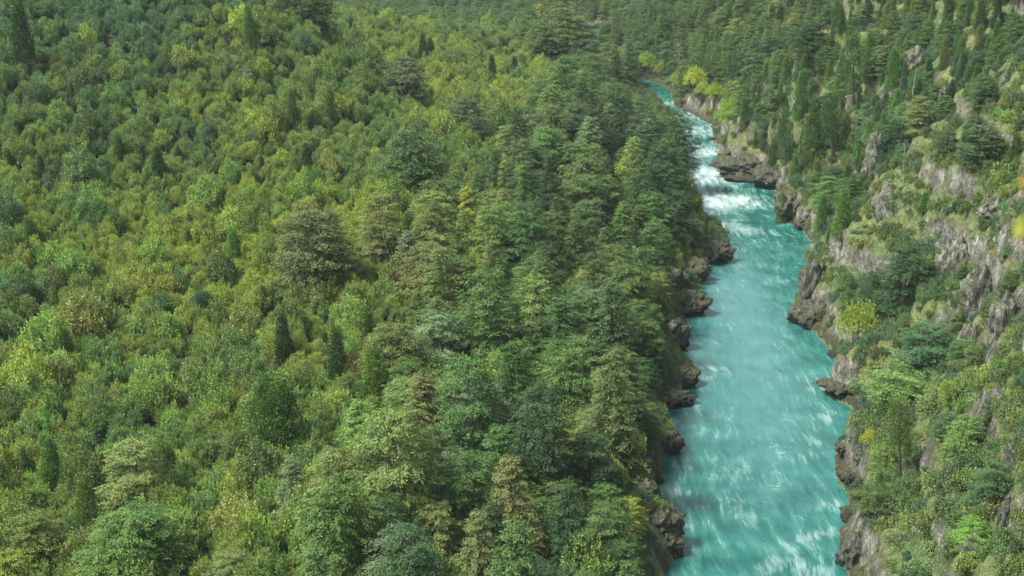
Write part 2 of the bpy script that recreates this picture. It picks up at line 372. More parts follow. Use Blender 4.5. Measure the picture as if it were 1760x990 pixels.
for b in [(1395,922,5,1.8,.85,.45),(1355,962,6,2.5,.45,.45),(1400,985,6,2.5,.5,.4),(1320,975,5,4,.25,0),(1420,870,4,2.0,.5,.5),(1395,790,3,5,.4,0),(1275,870,2.5,6,.5,0),(1300,900,3,4,.3,0),
          (1170,845,3,2,.6,-.6),(1215,870,3,1.5,.5,-.5),(1180,900,3,3,.5,-.4),(1170,800,3,1.5,.5,-.3),(1165,728,3,2,.5,-.4),(1215,632,7,1.8,.8,-.35),(1210,650,3,2,.5,-.3),(1215,530,3,2,.6,0),
          (1410,715,2.5,6,.55,0),(1400,760,2.5,5,.45,0),(1400,655,5,2,.45,.5),(1370,540,2,3,.5,0),(1410,670,3,2,.5,0),(1250,800,4,6,.3,0),(1240,735,4,7,.25,0),
          (1240,455,4,6,.3,0),(1250,385,9,9,.6,0),(1215,350,9,11,1.0,0),(1250,340,12,12,.95,0),(1200,300,9,16,1.15,0),(1290,400,8,5,.6,0),(1330,415,5,3,.4,0),(1250,300,14,12,.8,0),
          (1215,260,10,14,1.1,0),(1205,225,12,14,.95,0),(1180,198,12,14,1.0,0),(1150,178,6,8,.9,0),(1140,160,5,6,.3,0),(1030,70,14,16,.9,0),(1300,350,10,5,.4,0)]:
    foam = foam + blob(*b)
tip = np.zeros_like(foam)
calm = sstep(592, 630, WY)*(1-sstep(760, 780, WY)); foam = foam*(1-0.9*calm)
foam = np.clip(foam*np.where(WY < 330, .74, .76), 0, .90)
sky_sheen = np.clip(blob(1290,560,9,55,.9) + blob(1280,700,10,40,.7) + blob(1260,480,9,30,.5), 0, 1)  # mask of the sky's pale reflection, painted into the water colour
me = mesh_from('river', np.stack([WX, WY, wave], -1).reshape(-1, 3), grid_faces(len(wx), len(wy)), mats=[], smooth=True)
add_color(me, 'flow', np.stack([foam, sky_sheen, calm], -1).reshape(-1, 3))
uv = me.attributes.new('stream', 'FLOAT_VECTOR', 'POINT')
uv.data.foreach_set('vector', np.stack([I*0.9 + 0.42*WY*np.sign(lat), WY, lat], -1).astype(np.float32).ravel())
def water_material():
    m, t, out = nt('river_water'); g = t.nodes.new('ShaderNodeNewGeometry')
    at = N(t, 'Attribute', attribute_name='flow'); s = t.nodes.new('ShaderNodeSeparateColor'); L(t, at.outputs['Color'], s.inputs[0])
    st = N(t, 'Attribute', attribute_name='stream'); sx = t.nodes.new('ShaderNodeSeparateXYZ'); L(t, st.outputs['Vector'], sx.inputs[0])
    # swirl the position, then stretch it along the stream
    wn = N(t, 'TexNoise', Scale=0.07, Detail=1.0); L(t, g.outputs['Position'], wn.inputs['Vector'])
    wv = t.nodes.new('ShaderNodeVectorMath'); wv.operation = 'MULTIPLY_ADD'; L(t, wn.outputs['Color'], wv.inputs[0]); wv.inputs[1].default_value = (4, 4, 0); L(t, g.outputs['Position'], wv.inputs[2])
    def streak(rot, sc, scale, det, rough):
        mp = N(t, 'Mapping', Scale=sc); mp.inputs['Rotation'].default_value = (0, 0, rot); L(t, wv.outputs[0], mp.inputs[0])
        no = N(t, 'TexNoise', Scale=scale, Detail=det, Roughness=rough); L(t, mp.outputs[0], no.inputs['Vector']); return no.outputs['Fac']
    sl = streak(-0.5, (1.0, 0.17, 1), 0.62, 7, 0.66); sr = streak(0.55, (1.0, 0.17, 1), 0.62, 7, 0.66)
    side = ramp(t, math_(t, 'ADD', math_(t, 'MULTIPLY', sx.outputs[2], 0.05), 0.5), [(0.25, 0.0), (0.75, 1.0)])
    mxs = t.nodes.new('ShaderNodeMix'); L(t, side, mxs.inputs[0]); L(t, sl, mxs.inputs[2]); L(t, sr, mxs.inputs[3]); sk = mxs.outputs[0]
    big = N(t, 'TexNoise', Scale=0.16, Detail=3.0); L(t, wv.outputs[0], big.inputs['Vector'])
    # teal of the water, then the pale sky sheen painted in mid-river
    tone = math_(t, 'ADD', math_(t, 'MULTIPLY', sk, 0.6), math_(t, 'MULTIPLY', big.outputs['Fac'], 0.4))
    c = ramp(t, tone, [(0.38, (0.004, 0.058, 0.050)), (0.46, (0.010, 0.088, 0.075)), (0.54, (0.023, 0.126, 0.107)), (0.64, (0.068, 0.198, 0.176))])
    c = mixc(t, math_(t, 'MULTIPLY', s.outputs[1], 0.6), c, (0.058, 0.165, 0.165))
    c = mixc(t, math_(t, 'MULTIPLY', s.outputs[2], 0.7), c, (0.005, 0.072, 0.058))
    k = math_(t, 'ADD', math_(t, 'MULTIPLY', s.outputs[0], 0.40), math_(t, 'ADD', math_(t, 'MULTIPLY', sk, 0.90), math_(t, 'MULTIPLY', big.outputs['Fac'], 0.20)))
    wi = N(t, 'TexNoise', Scale=0.5, Detail=4.0, Roughness=0.55, Distortion=0.6); mw = N(t, 'Mapping', Scale=(1.0, 0.55, 1)); L(t, wv.outputs[0], mw.inputs[0]); L(t, mw.outputs[0], wi.inputs['Vector'])
    wisp = ramp(t, math_(t, 'ABSOLUTE', math_(t, 'SUBTRACT', wi.outputs['Fac'], 0.5)), [(0.0, 1.0), (0.012, 0.45), (0.035, 0.0)])
    patch = ramp(t, streak(0.2, (1, .6, 1), 0.14, 3, .6), [(0.50, 0.0), (0.66, 0.8)])
    wisp = math_(t, 'MULTIPLY', math_(t, 'MULTIPLY', wisp, patch), ramp(t, sk, [(0.42, 0.0), (0.62, 0.55)]))
    wisp = math_(t, 'MULTIPLY', wisp, math_(t, 'SUBTRACT', 1.0, s.outputs[2], True))
    fm = ramp(t, k, [(0.645, 0.0), (0.78, 0.26), (1.08, 1.0)])
    fm = math_(t, 'MAXIMUM', fm, wisp)
    c = mixc(t, math_(t, 'MULTIPLY', fm, 0.92), c, (0.39, 0.475, 0.465))
    p = N(t, 'BsdfPrincipled', IOR=1.33); L(t, c, p.inputs['Base Color']); L(t, ramp(t, fm, [(0, 0.22), (1, 0.7)]), p.inputs['Roughness'])
    b = N(t, 'Bump', Strength=0.5, Distance=0.35); L(t, math_(t, 'ADD', sk, math_(t, 'MULTIPLY', fm, 0.3)), b.inputs['Height']); L(t, b.outputs[0], p.inputs['Normal'])
    L(t, p.outputs[0], out.inputs['Surface']); return m
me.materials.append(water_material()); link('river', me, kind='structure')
# the river's far reach beyond the bench
V = [(-900, 1040, 0.02), (-900, 1190, 0.02), (60, 870, .02), (-5, 955, .02)]
fx = np.linspace(-900, 2, 80); F_ = []
for i, xx in enumerate(fx):
    yc = np.interp(xx, [-900, -400, -160, 2], [1115, 975, 920, 905]); F_ += [(xx, yc-26, 0.02), (xx, yc+26, 0.02)]
i = np.arange(79)*2
mf = mesh_from('river_reach', F_, np.stack([i, i+2, i+3, i+1], -1), mats=[me.materials[0]]); link('water', mf, kind='structure')

# ------------------------------------------------------------------ foliage builders
def leaves(P, U, Wd, l, w, tint):
    """rhombic leaf clumps: centre P, long axis U, side axis Wd"""
    n = len(P); l = np.broadcast_to(l, n)[:, None]; w = np.broadcast_to(w, n)[:, None]
    V = np.stack([P-U*l*.5, P+Wd*w*.5+U*l*.05, P+U*l*.5, P-Wd*w*.5+U*l*.05], 1).reshape(-1, 3)
    F = np.arange(4*n).reshape(n, 4); return V, F, np.repeat(tint, 4, axis=0)
def unit(v): return v/np.maximum(np.linalg.norm(v, axis=-1, keepdims=True), 1e-9)
def side_of(U, Nrm): return unit(np.cross(Nrm, U))
def tube(path, radii, k=6):
    path = np.asarray(path, float); n = len(path); V = []
    for i in range(n):
        d = path[min(i+1, n-1)]-path[max(i-1, 0)]; d = d/np.linalg.norm(d)
        a = np.cross(d, (0, 0, 1) if abs(d[2]) < .9 else (1, 0, 0)); a /= np.linalg.norm(a); b = np.cross(d, a)
        for j in range(k): V.append(path[i]+radii[i]*(a*math.cos(TAU*j/k)+b*math.sin(TAU*j/k)))
    F = [(i*k+j, i*k+(j+1) % k, (i+1)*k+(j+1) % k, (i+1)*k+j) for i in range(n-1) for j in range(k)]
    return np.array(V), np.array(F)
def join_tubes(name, tubes, mat):
    V, F, o = [], [], 0
    for v, f in tubes: V.append(v); F.append(f+o); o += len(v)
    return mesh_from(name, np.concatenate(V), np.concatenate(F), mats=[mat], smooth=True)
def crown_mesh(name, mat, parts):
    V, F, C, o = [], [], [], 0
    for v, f, c in parts: V.append(v); F.append(f+o); C.append(c); o += len(v)
    me = mesh_from(name, np.concatenate(V), np.concatenate(F), mats=[mat]); add_color(me, 'tint', np.concatenate(C)); return me

def make_beech(seed, H=15.0, R=6.0, shape='dome', dens=1.0, lean=0.0):
    r = np.random.default_rng(seed); tubes = []
    top = np.array([lean*H, 0, H*0.93]); tp = [np.array([0, 0, -1.5])]
    for k in range(1, 8): tp.append(np.array([lean*H*k/7+r.normal()*.12, r.normal()*.12, H*.93*k/7]))
    tubes.append(tube(tp, np.linspace(.34, .05, 8)*H/15, 7))
    parts = []; nb = int(118*dens); az = r.uniform(0, TAU)
    lob = r.uniform(0, TAU, 4)
    for b in range(nb):
        f = (b+.5)/nb; h = H*(.10+.89*f**.92); az += 2.399+r.normal()*.25
        x = h/H
        if shape == 'dome': prof = math.sqrt(max(0, 1-max(0, (x-.40)/.62)**2.2))*(.86+.14*min(1, x/.3))
        elif shape == 'cone': prof = (1-max(0, (x-.22)/.82))**.66*(.85+.15*min(1, x/.22))
        elif shape == 'full': prof = math.sqrt(max(0, 1-max(0, (x-.45)/.56)**2.6))*(.92+.08*min(1, x/.3))
        else: prof = math.sqrt(max(0, 1-abs((x-.72)/.34)**2.2)) if x > .42 else .28
        lobef = 1+.16*math.sin(2*az+lob[0])+.12*math.sin(3*az+lob[1]+4*x)
        Lb = R*prof*lobef*r.uniform(.70, 1.06)+.25
        el = r.uniform(-.02, .22)+.55*max(0, x-.75)/.25*.8-(.12 if x < .35 else 0)
        D = np.array([math.cos(az)*math.cos(el), math.sin(az)*math.cos(el), math.sin(el)]); S = np.array([-math.sin(az), math.cos(az), 0])
        c0 = np.array([lean*h, 0, h-.18*Lb])
        if b % 2 == 0 and Lb > 1.2:
            tubes.append(tube([c0, c0+D*Lb*.5, c0+D*Lb*.92+np.array([0, 0, -.05*Lb])], [.07*Lb/4, .045*Lb/4, .012], 4))
        ns = max(3, int(Lb*2.7+1.5))
        for s in range(ns):
            q = .25+.75*((s+r.uniform(0, 1))/ns)**.75; wdt = Lb*(.12+.34*q*(1.15-q))*1.25
            off = r.uniform(-1, 1)*wdt; p = c0+D*Lb*q+S*off+np.array([0, 0, -.07*Lb*q*q-.10*abs(off)+r.normal()*.17])
            m = int(r.integers(11, 18)); sd = unit(D*(.9)+S*(off/(wdt+.01))*.8+r.normal(size=3)*.15)
            sn = unit(np.array([0, 0, 1.0])+D*.28+r.normal(size=3)*.16); sd = unit(sd-sn*sd.dot(sn)); sw = np.cross(sn, sd)
            a = r.uniform(0, TAU, m); rr = np.sqrt(r.uniform(0, 1, m))
            P = p+sd*(np.cos(a)*rr*r.uniform(.55, .8)*1.15)[:, None]+sw*(np.sin(a)*rr*.42)[:, None]+r.normal(size=(m, 3))*np.array([.03, .03, .055])
            U = unit(sd*1.0+sw*(np.sin(a)*.9)[:, None]+r.normal(size=(m, 3))*.25-np.array([0, 0, .22])*rr[:, None]); Nr = unit(sn+r.normal(size=(m, 3))*.45)
            W = side_of(U, Nr); t = np.zeros((m, 3)); t[:, 0] = r.uniform(0, 1); t[:, 2] = r.uniform(0, 1, m)
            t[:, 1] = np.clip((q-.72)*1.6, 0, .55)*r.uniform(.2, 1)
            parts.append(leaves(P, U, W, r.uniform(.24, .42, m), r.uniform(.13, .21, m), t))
    return join_tubes('trunk', tubes, M_BARK), crown_mesh('crown', M_BEECH, parts)

def plume(r, p, axis, length, rad, m, lsz, young):
    """an upright tuft of small foliage"""
    q = r.uniform(0, 1, m); a = r.uniform(0, TAU, m); e = unit(np.cross(axis, [0.3, 1, 0.1])); g = np.cross(axis, e)
    rr = rad*np.sin(np.clip(q*1.05+.12, 0, 1)*math.pi)**.6*r.uniform(.55, 1.05, m)
    rad_dir = e*np.cos(a)[:, None]+g*np.sin(a)[:, None]
    P = p+axis*(q*length)[:, None]+rad_dir*rr[:, None]
    U = unit(axis*1.0+rad_dir*.7+r.normal(size=(m, 3))*.35); Nr = unit(rad_dir+r.normal(size=(m, 3))*.4+np.array([0, 0, .25])); W = side_of(U, Nr)
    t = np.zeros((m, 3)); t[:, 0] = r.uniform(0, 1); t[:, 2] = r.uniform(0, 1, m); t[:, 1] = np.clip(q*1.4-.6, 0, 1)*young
    return leaves(P, U, W, r.uniform(.75, 1.25, m)*lsz, r.uniform(.4, .65, m)*lsz, t)

def make_cypress(seed, H=11.0, R=2.0, shape='cone', bare=0.05, dens=1.0):
    r = np.random.default_rng(seed); parts = []
    tp = [np.array([r.normal()*.05*k, r.normal()*.05*k, -1.5+(H*.97+1.5)*k/7]) for k in range(8)]
    tubes = [tube(tp, np.linspace(.24, .03, 8)*H/11, 6)]
    nb = int(190*dens); az = 0; ph = r.uniform(0, TAU, 3)
    for b in range(nb):
        f = (b+.5)/nb; x = bare+(1-bare)*(1-(1-f)**.72 if shape == 'cone' else f); h = H*x; az += 2.399+r.normal()*.2; xx = (x-bare)/(1-bare)
        if shape == 'cone': prof = (1-xx)**.85*(.75+.25*min(1, xx/.12))+.05
        elif shape == 'round': prof = math.sqrt(max(.02, 1-max(0, (xx-.45)/.57)**2.4))*(.7+.3*min(1, xx/.3))
        else: prof = (abs(math.sin(xx*math.pi*3.2+ph[0]))*.65+.35)*math.sqrt(max(.02, 1-xx**3))
        rad = R*prof*(1+.22*math.sin(3*az+ph[1]+5*xx)+.16*math.sin(9*xx+az))*r.uniform(.50, 1.12)
        D = np.array([math.cos(az), math.sin(az), 0]); p = D*rad*.72+np.array([0, 0, h-.25]); ax = unit(D*(.55 if shape != 'patchy' else .9)+np.array([0, 0, .95]))
        parts.append(plume(r, p, ax, r.uniform(.6, 1.0)*(.5+.25*R), .30+.12*R, int(26+r.integers(0, 10)), .26, .8))
        if shape == 'patchy' and b % 6 == 0: tubes.append(tube([np.array([0, 0, h-.6]), p], [.05, .02], 4))
    return join_tubes('trunk', tubes, M_BARK if shape != 'patchy' else M_CHAR), crown_mesh('crown', M_CYP, parts)

def lobes_crown(r, lobes, m_each, lsz, mat, young, spiky=True, name='crown', droop=0.0):
    parts = []
    for (c, rad, hh) in lobes:
        m = m_each; d = unit(r.normal(size=(m, 3))); d[:, 2] = np.abs(d[:, 2])*1.1-.35; d = unit(d)
        bump = 1+.22*np.sin(5*d[:, 0]+c[0]*3)*np.sin(5*d[:, 1]+c[1]*3)
        P = c+d*np.array([rad, rad, hh])*(bump*r.uniform(.72, 1.03, m))[:, None]
        U = unit(d*.6+np.array([0, 0, .55-droop])+r.normal(size=(m, 3))*.5); Nr = unit(d+r.normal(size=(m, 3))*.5+np.array([0, 0, .3])); W = side_of(U, Nr)
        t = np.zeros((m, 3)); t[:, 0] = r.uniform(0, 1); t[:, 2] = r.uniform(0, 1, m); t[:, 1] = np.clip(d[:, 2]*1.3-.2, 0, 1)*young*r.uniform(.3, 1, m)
        parts.append(leaves(P, U, W, r.uniform(.8, 1.25, m)*lsz, r.uniform(.5, .75, m)*lsz, t))
        if spiky:
            for k in range(int(6+r.integers(0, 4))):
                dd = unit(np.array([r.normal()*.7, r.normal()*.7, 1.0])); p = c+dd*np.array([rad, rad, hh])*.85
                parts.append(plume(r, p, unit(dd+np.array([0, 0, 1.4])+r.normal(size=3)*.2), r.uniform(.4, 1.0), .15, 15, lsz*.95, young))
    return crown_mesh(name, mat, parts)
def make_small(seed, H=5.0, R=2.2, nl=13, m=150, mat=None, young=.9, lsz=.205):
    r = np.random.default_rng(seed); lobes = []; tubes = []
    for k in range(nl):
        a = k*2.399+r.normal()*.3; q = math.sqrt((k+.2)/nl); rr = q*R*.80
        z = H*(.90-.42*q*q)*r.uniform(.78, 1.12)-.9; c = np.array([math.cos(a)*rr, math.sin(a)*rr, z])
        lobes.append((c, R*r.uniform(.20, .32), H*r.uniform(.15, .26)))
        tubes.append(tube([np.array([0, 0, -1.0]), np.array([c[0]*.35, c[1]*.35, c[2]*.5]), c], [.10, .06, .02], 4))
    for k in range(nl):                                     # lower skirt
        a = r.uniform(0, TAU); lobes.append((np.array([math.cos(a)*R*.74, math.sin(a)*R*.74, H*r.uniform(.12, .45)]), R*.30, H*.16))
    return join_tubes('trunk', tubes, M_BARK), lobes_crown(r, lobes, m, lsz, mat or M_BROAD, young, True)
def make_willow(seed):
    r = np.random.default_rng(seed); H, R = 7.0, 4.0; lobes = []; tubes = []
    for k in range(18):
        a = k*2.399; q = math.sqrt((k+.5)/34); rr = q*R*.84; z = H*(.9-.62*q*q)*r.uniform(.9, 1.06)-.5
        c = np.array([math.cos(a)*rr, math.sin(a)*rr, z]); lobes.append((c, r.uniform(.7, 1.15), r.uniform(.55, .9)))
        if k % 3 == 0: tubes.append(tube([np.array([0, 0, -1.0]), c*.5, c], [.16, .07, .02], 4))
    return join_tubes('trunk', tubes, M_BARK), lobes_crown(r, lobes, 260, .19, M_WILLOW, .9, True)
def make_shrub(seed, H=1.7, R=1.7):
    r = np.random.default_rng(seed); lobes = []
    for k in range(7):
        a = k*2.399+r.normal()*.4; q = math.sqrt(k/7); c = np.array([math.cos(a)*q*R*.8, math.sin(a)*q*R*.8, H*(.55-.35*q)*r.uniform(.8, 1.2)]); lobes.append((c, R*r.uniform(.3, .48), H*r.uniform(.28, .42)))
    return lobes_crown(r, lobes, 110, .22, M_BROAD, .5, True, 'shrub')
def make_dead(seed, H=9.0, bushy=True, lean=.1):
    r = np.random.default_rng(seed); tubes = []
    tp = [np.array([lean*H*(k/6)+r.normal()*.05, r.normal()*.08, -1.0+(H+1)*k/6]) for k in range(7)]; tubes.append(tube(tp, np.linspace(.22, .03, 7), 6))
    def grow(p, d, Lg, rad, lv):
        q = [p]; 
        for k in range(3): d = unit(d+r.normal(size=3)*.16+np.array([0, 0, .05])); q.append(q[-1]+d*Lg/3)
        tubes.append(tube(q, [rad, rad*.8, rad*.55, rad*.25], 4))
        if lv > 0:
            for k in range(4 if bushy else 2): grow(q[int(r.integers(1, 4))], unit(d+r.normal(size=3)*.65), Lg*.55, rad*.5, lv-1)
    for k in range(16 if bushy else 7):
        f = r.uniform(.3, .97); a = k*2.399; i = f*6; p = tp[int(i)]*(1-i % 1)+tp[min(6, int(i)+1)]*(i % 1)
        grow(p, unit(np.array([math.cos(a), math.sin(a), r.uniform(.1, .8)])), H*.28*(1.15-f), .05, 2 if bushy else 1)
    return join_tubes('dead_wood', tubes, M_DEAD)

PROTO = {
 'beech': [make_beech(11+i, 15, 6.0, 'dome', 1.0) for i in range(4)],
 'beech_full': [make_beech(61+i, 13, 6.2, 'full', 1.35) for i in range(3)],
 'beech_cone': [make_beech(31+i, 16, 5.0, 'cone', 1.0) for i in range(4)],
 'beech_flat': [make_beech(51+i, 9, 5.5, 'flat', .62) for i in range(2)],
 'cypress': [make_cypress(71+i, 11, 2.1, 'cone', .04, 1.25) for i in range(4)],
 'cypress_round': [make_cypress(81+i, 11, 2.9, 'round', .04, 4.0) for i in range(2)],
 'cypress_old': [make_cypress(91+i, 13, 2.9, 'patchy', .38, .8) for i in range(3)],
 'small': [make_small(101+i, 5+.6*(i % 3), 2.1+.2*(i % 2)) for i in range(7)],
 'willow': [make_willow(121+i) for i in range(3)],
 'shrub': [(None, make_shrub(131+i)) for i in range(6)],
 'dead': [(make_dead(141+i), None) for i in range(3)],
 'snag': [(make_dead(151+i, 11, False, .16), None) for i in range(3)],
}
SIZE = {'beech': (15, 12), 'beech_full': (13, 12.4), 'beech_cone': (16, 10.5), 'beech_flat': (9, 11), 'cypress': (11.2, 4.6), 'cypress_round': (11.2, 6.0), 'cypress_old': (13.2, 6.0),
        'small': (5.2, 4.6), 'willow': (7, 8.4), 'shrub': (1.8, 3.4), 'dead': (9, 5), 'snag': (11, 4)}
NAMES = {'beech': 'beech_tree', 'beech_full': 'beech_tree', 'beech_cone': 'beech_tree', 'beech_flat': 'beech_tree', 'cypress': 'cypress_tree', 'cypress_round': 'cypress_tree', 'cypress_old': 'cypress_tree',
         'small': 'small_tree', 'willow': 'willow_tree', 'shrub': 'shrub', 'dead': 'dead_tree', 'snag': 'dead_tree'}
# natural leaf colours, linear
TONES = {'olive': (.134, .185, .056), 'mid': (.076, .132, .040), 'dark': (.040, .086, .031), 'silver': (.120, .172, .092), 'brown': (.090, .116, .046), 'yellow': (.235, .265, .042),
         'bright': (.105, .200, .050), 'bluish': (.062, .118, .058), 'willow': (.262, .350, .052), 'lime': (.215, .300, .060)}
WORD = {'olive': 'olive green', 'mid': 'mid green', 'dark': 'dark green', 'silver': 'silvery grey-green', 'brown': 'brown-tinged green', 'yellow': 'yellowing', 'bright': 'bright green',
        'bluish': 'bluish green', 'willow': 'yellow-green', 'lime': 'lime green'}

THINGS = []      # every placed plant: dict(kind, tone, x, y, h, w, label, group)
def place(kind, tone, x, y, sh, sw, label=None, tilt=(0, 0), sink=0.0):
    THINGS.append(dict(kind=kind, tone=tone, x=float(x), y=float(y), sh=sh, sw=sw, label=label, tilt=tilt, z=float(ground(x, y))-.3-sink))
def aim(px, top, wpx, kind, tone, label=None, aspect=None, tilt=(0, 0)):
    """stand a tree on the ground where its top and its width match the line of sight"""
    H0, W0 = SIZE[kind]; asp = aspect or H0/W0; d = ray(px, top); ts = np.arange(120, 1000, 1.0)
    P = d[None]*ts[:, None]; gz = ground(P[:, 0], P[:, 1]); w = wpx*ts/FPX; h = w*asp
    ok = (H_CAM+P[:, 2])-(gz+h) < 0
    i = int(np.argmax(ok)) if ok.any() else None
    if i is None: return
    place(kind, tone, P[i, 0], P[i, 1], h[i]/H0, w[i]/W0, label, tilt)

BEECH = [
 (532,358,168,'beech_full','brown','broad brown-tinged beech with rusty patches, standing alone in the thicket left of centre',.92),
 (703,222,112,'beech_full','mid','tall full-crowned green beech standing alone above the centre of the thicket',1.22),
 (693,98,84,'beech_full','brown','round brownish beech alone in the upper thicket, left of the cone-shaped one',.95),
 (803,165,84,'beech','brown','small rust-brown dome beech in the upper thicket left of the silver pair',.95),
 (655,332,104,'beech','olive','olive green beech just right of and behind the broad brown-tinged beech',1.3),
 (942,222,92,'beech','silver','silvery layered beech, left of the silver pair above the river belt',1.0),
 (1012,200,74,'beech_cone','silver','silvery bluish beech, right of the silver pair above the river belt',1.4),
 (975,5,118,'beech','mid','large dark-crowned beech at the top edge beside the far river glimpse',.95),
 (1024,92,62,'beech','olive','olive beech at the river corner below the large one at the top edge',1.0),
 (528,-40,100,'beech','dark','dark spreading beech on the upper left skyline slope',.95),
 (740,418,118,'beech','olive','pale olive beech with pointed tiers in the middle of the forest edge',1.15),
 (698,398,80,'beech_cone','silver','grey-olive beech close behind the pointed tiered one at the forest edge',1.3),
 (750,538,132,'beech','silver','broad silvery beech in the centre of the picture beside the yellow-green thicket',.9),
 (872,505,76,'beech_cone','silver','frosty blue-grey beech crown half hidden behind the centre trees',1.2),
 (830,500,96,'beech_cone','olive','olive beech between the broad silvery one and the frosty blue-grey one',1.2),
 (1088,235,72,'beech_cone','olive','yellow-tipped beech above the overhanging dark trees by the river',1.4),
 (1172,190,70,'beech','dark','dark beech leaning its layered boughs over the white rapids',1.6),
 (1108,190,84,'beech','mid','mid green beech at the river corner below the calm reach',1.1),
 (1058,158,74,'beech','mid','mid green beech left of the calm reach among pointed cypresses',1.1),
 (1142,250,84,'beech','dark','dark beech behind the boughs that overhang the rapids',1.2),
 (1160,325,80,'beech','dark','dark beech on the bank above the mossy promontory',1.2),
 (965,285,62,'beech_cone','olive','small olive beech directly below the silver pair',1.2),(892,282,50,'beech_cone','olive','slim olive beech at the upper end of the forest belt',1.5),
 (852,328,80,'beech','olive','rounded olive beech at the thicket edge above centre',1.0),(903,350,74,'beech','olive',None,1.0),(962,340,84,'beech_cone','mid',None,1.2),
 (1040,300,64,'beech_cone','mid',None,1.3),(1072,350,84,'beech_cone','mid',None,1.2),(1122,380,74,'beech','mid',None,1.2),(1057,423,86,'beech','mid','shaggy green beech above the second river promontory',1.2),
 (1002,468,72,'beech_cone','olive',None,1.2),(962,438,62,'beech_cone','silver',None,1.2),(842,418,72,'beech_cone','olive',None,1.2),(902,448,62,'beech_cone','mid',None,1.2),
 (1092,486,80,'beech','mid',None,1.1),(1132,470,62,'beech','olive',None,1.1),(960,508,112,'beech_cone','mid','dark tiered beech in the middle of the river belt',1.2),
 (1002,578,104,'beech','mid',None,1.1),(930,545,92,'beech_cone','mid',None,1.3),(1062,598,104,'beech','mid',None,1.0),(880,590,120,'beech_cone','dark','tall dark beech in the shaded hollow right of the broad silvery beech',1.4),
 (1112,556,72,'beech','mid',None,1.1),(1048,648,128,'beech','mid','bushy mid green beech hanging over the bank above the dead twigs',1.0),(1112,700,66,'beech','mid',None,1.1),
 (815,655,140,'beech','silver','pale dusty-green beech dome below the broad silvery beech',1.0),(705,645,118,'beech','olive','olive beech with bare brown twigs showing in its crown',1.05),(620,688,112,'beech_cone','olive','olive beech on the lower thicket edge, left of the twiggy one',1.15),
 (740,745,104,'beech','mid',None,1.1),(850,735,128,'beech_cone','mid','tall deep green beech right of the dusty dome, its shaded side to the river',1.4),(782,775,96,'beech','silver','small grey-green beech in front of the tall deep green one',1.1),
 (642,728,78,'beech_cone','silver','narrow silvery beech on the lower slope',1.4),(570,765,92,'beech_cone','olive',None,1.3),(500,785,98,'beech_cone','silver','silvery white-tinged beech near the bottom, left of the lower forest belt',1.5),
 (972,738,92,'beech','yellow','yellow-olive beech beside the grey dead twigs',1.0),(1050,792,58,'beech','yellow','small golden beech near the lower bank rocks',1.1),(1082,862,66,'beech','yellow','golden-leaved beech bough nearest the lower promontory',1.1),
 (962,830,122,'beech','mid',None,1.0),(1042,870,122,'beech','mid','mid green beech spreading over the lowest left promontory',.95),(905,790,92,'beech','mid',None,1.2),
 (742,868,114,'beech','olive','olive beech at the bottom edge, second from the river belt',1.15),(684,912,170,'beech','silver','broad pale beech cut by the bottom edge of the picture',.9),(845,868,112,'beech_cone','dark','dark beech near the bottom with shaded tiers',1.4),
 (400,948,100,'beech','olive','low olive beech cut by the bottom edge left of the broad pale one',.9),(225,876,178,'beech_full','mid','wide leafy green beech cut by the bottom edge in the lower left',.8),(50,886,118,'beech','olive','olive beech in the bottom left corner',1.0),
 (225,752,130,'beech','olive','lone dark-centred beech above the wide leafy one in the lower left',1.15),(8,945,106,'beech','yellow','yellow-green beech cut by the left edge at the bottom corner',.9),(640,800,100,'beech_cone','olive',None,1.2),(580,850,110,'beech_cone','mid',None,1.3),
 (1600,552,118,'beech','bluish','large bluish green beech at the foot of the near cliff on the right bank',.8),(1562,425,104,'beech','dark','dark beech in the shaded gully above the yellow willow, right bank',1.1),(1512,462,78,'beech','dark','smaller dark beech left of the one in the shaded gully, right bank',1.1),
 (1692,212,90,'beech','bluish','bluish beech clinging to the cliff with drooping boughs at upper right',.8),(1545,632,130,'beech_flat','olive','flat-topped olive beech spreading between willow and bluish beech on the right bank',.62),(1500,842,96,'beech_flat','mid','low flat beech leaning out over the water near the bottom right',.55),
 (1395,40,70,'beech','dark','dark round beech high on the far right-hand hillside',1.0),(1330,60,70,'beech','dark',None,1.0),(1280,90,66,'beech','dark',None,1.0),
]
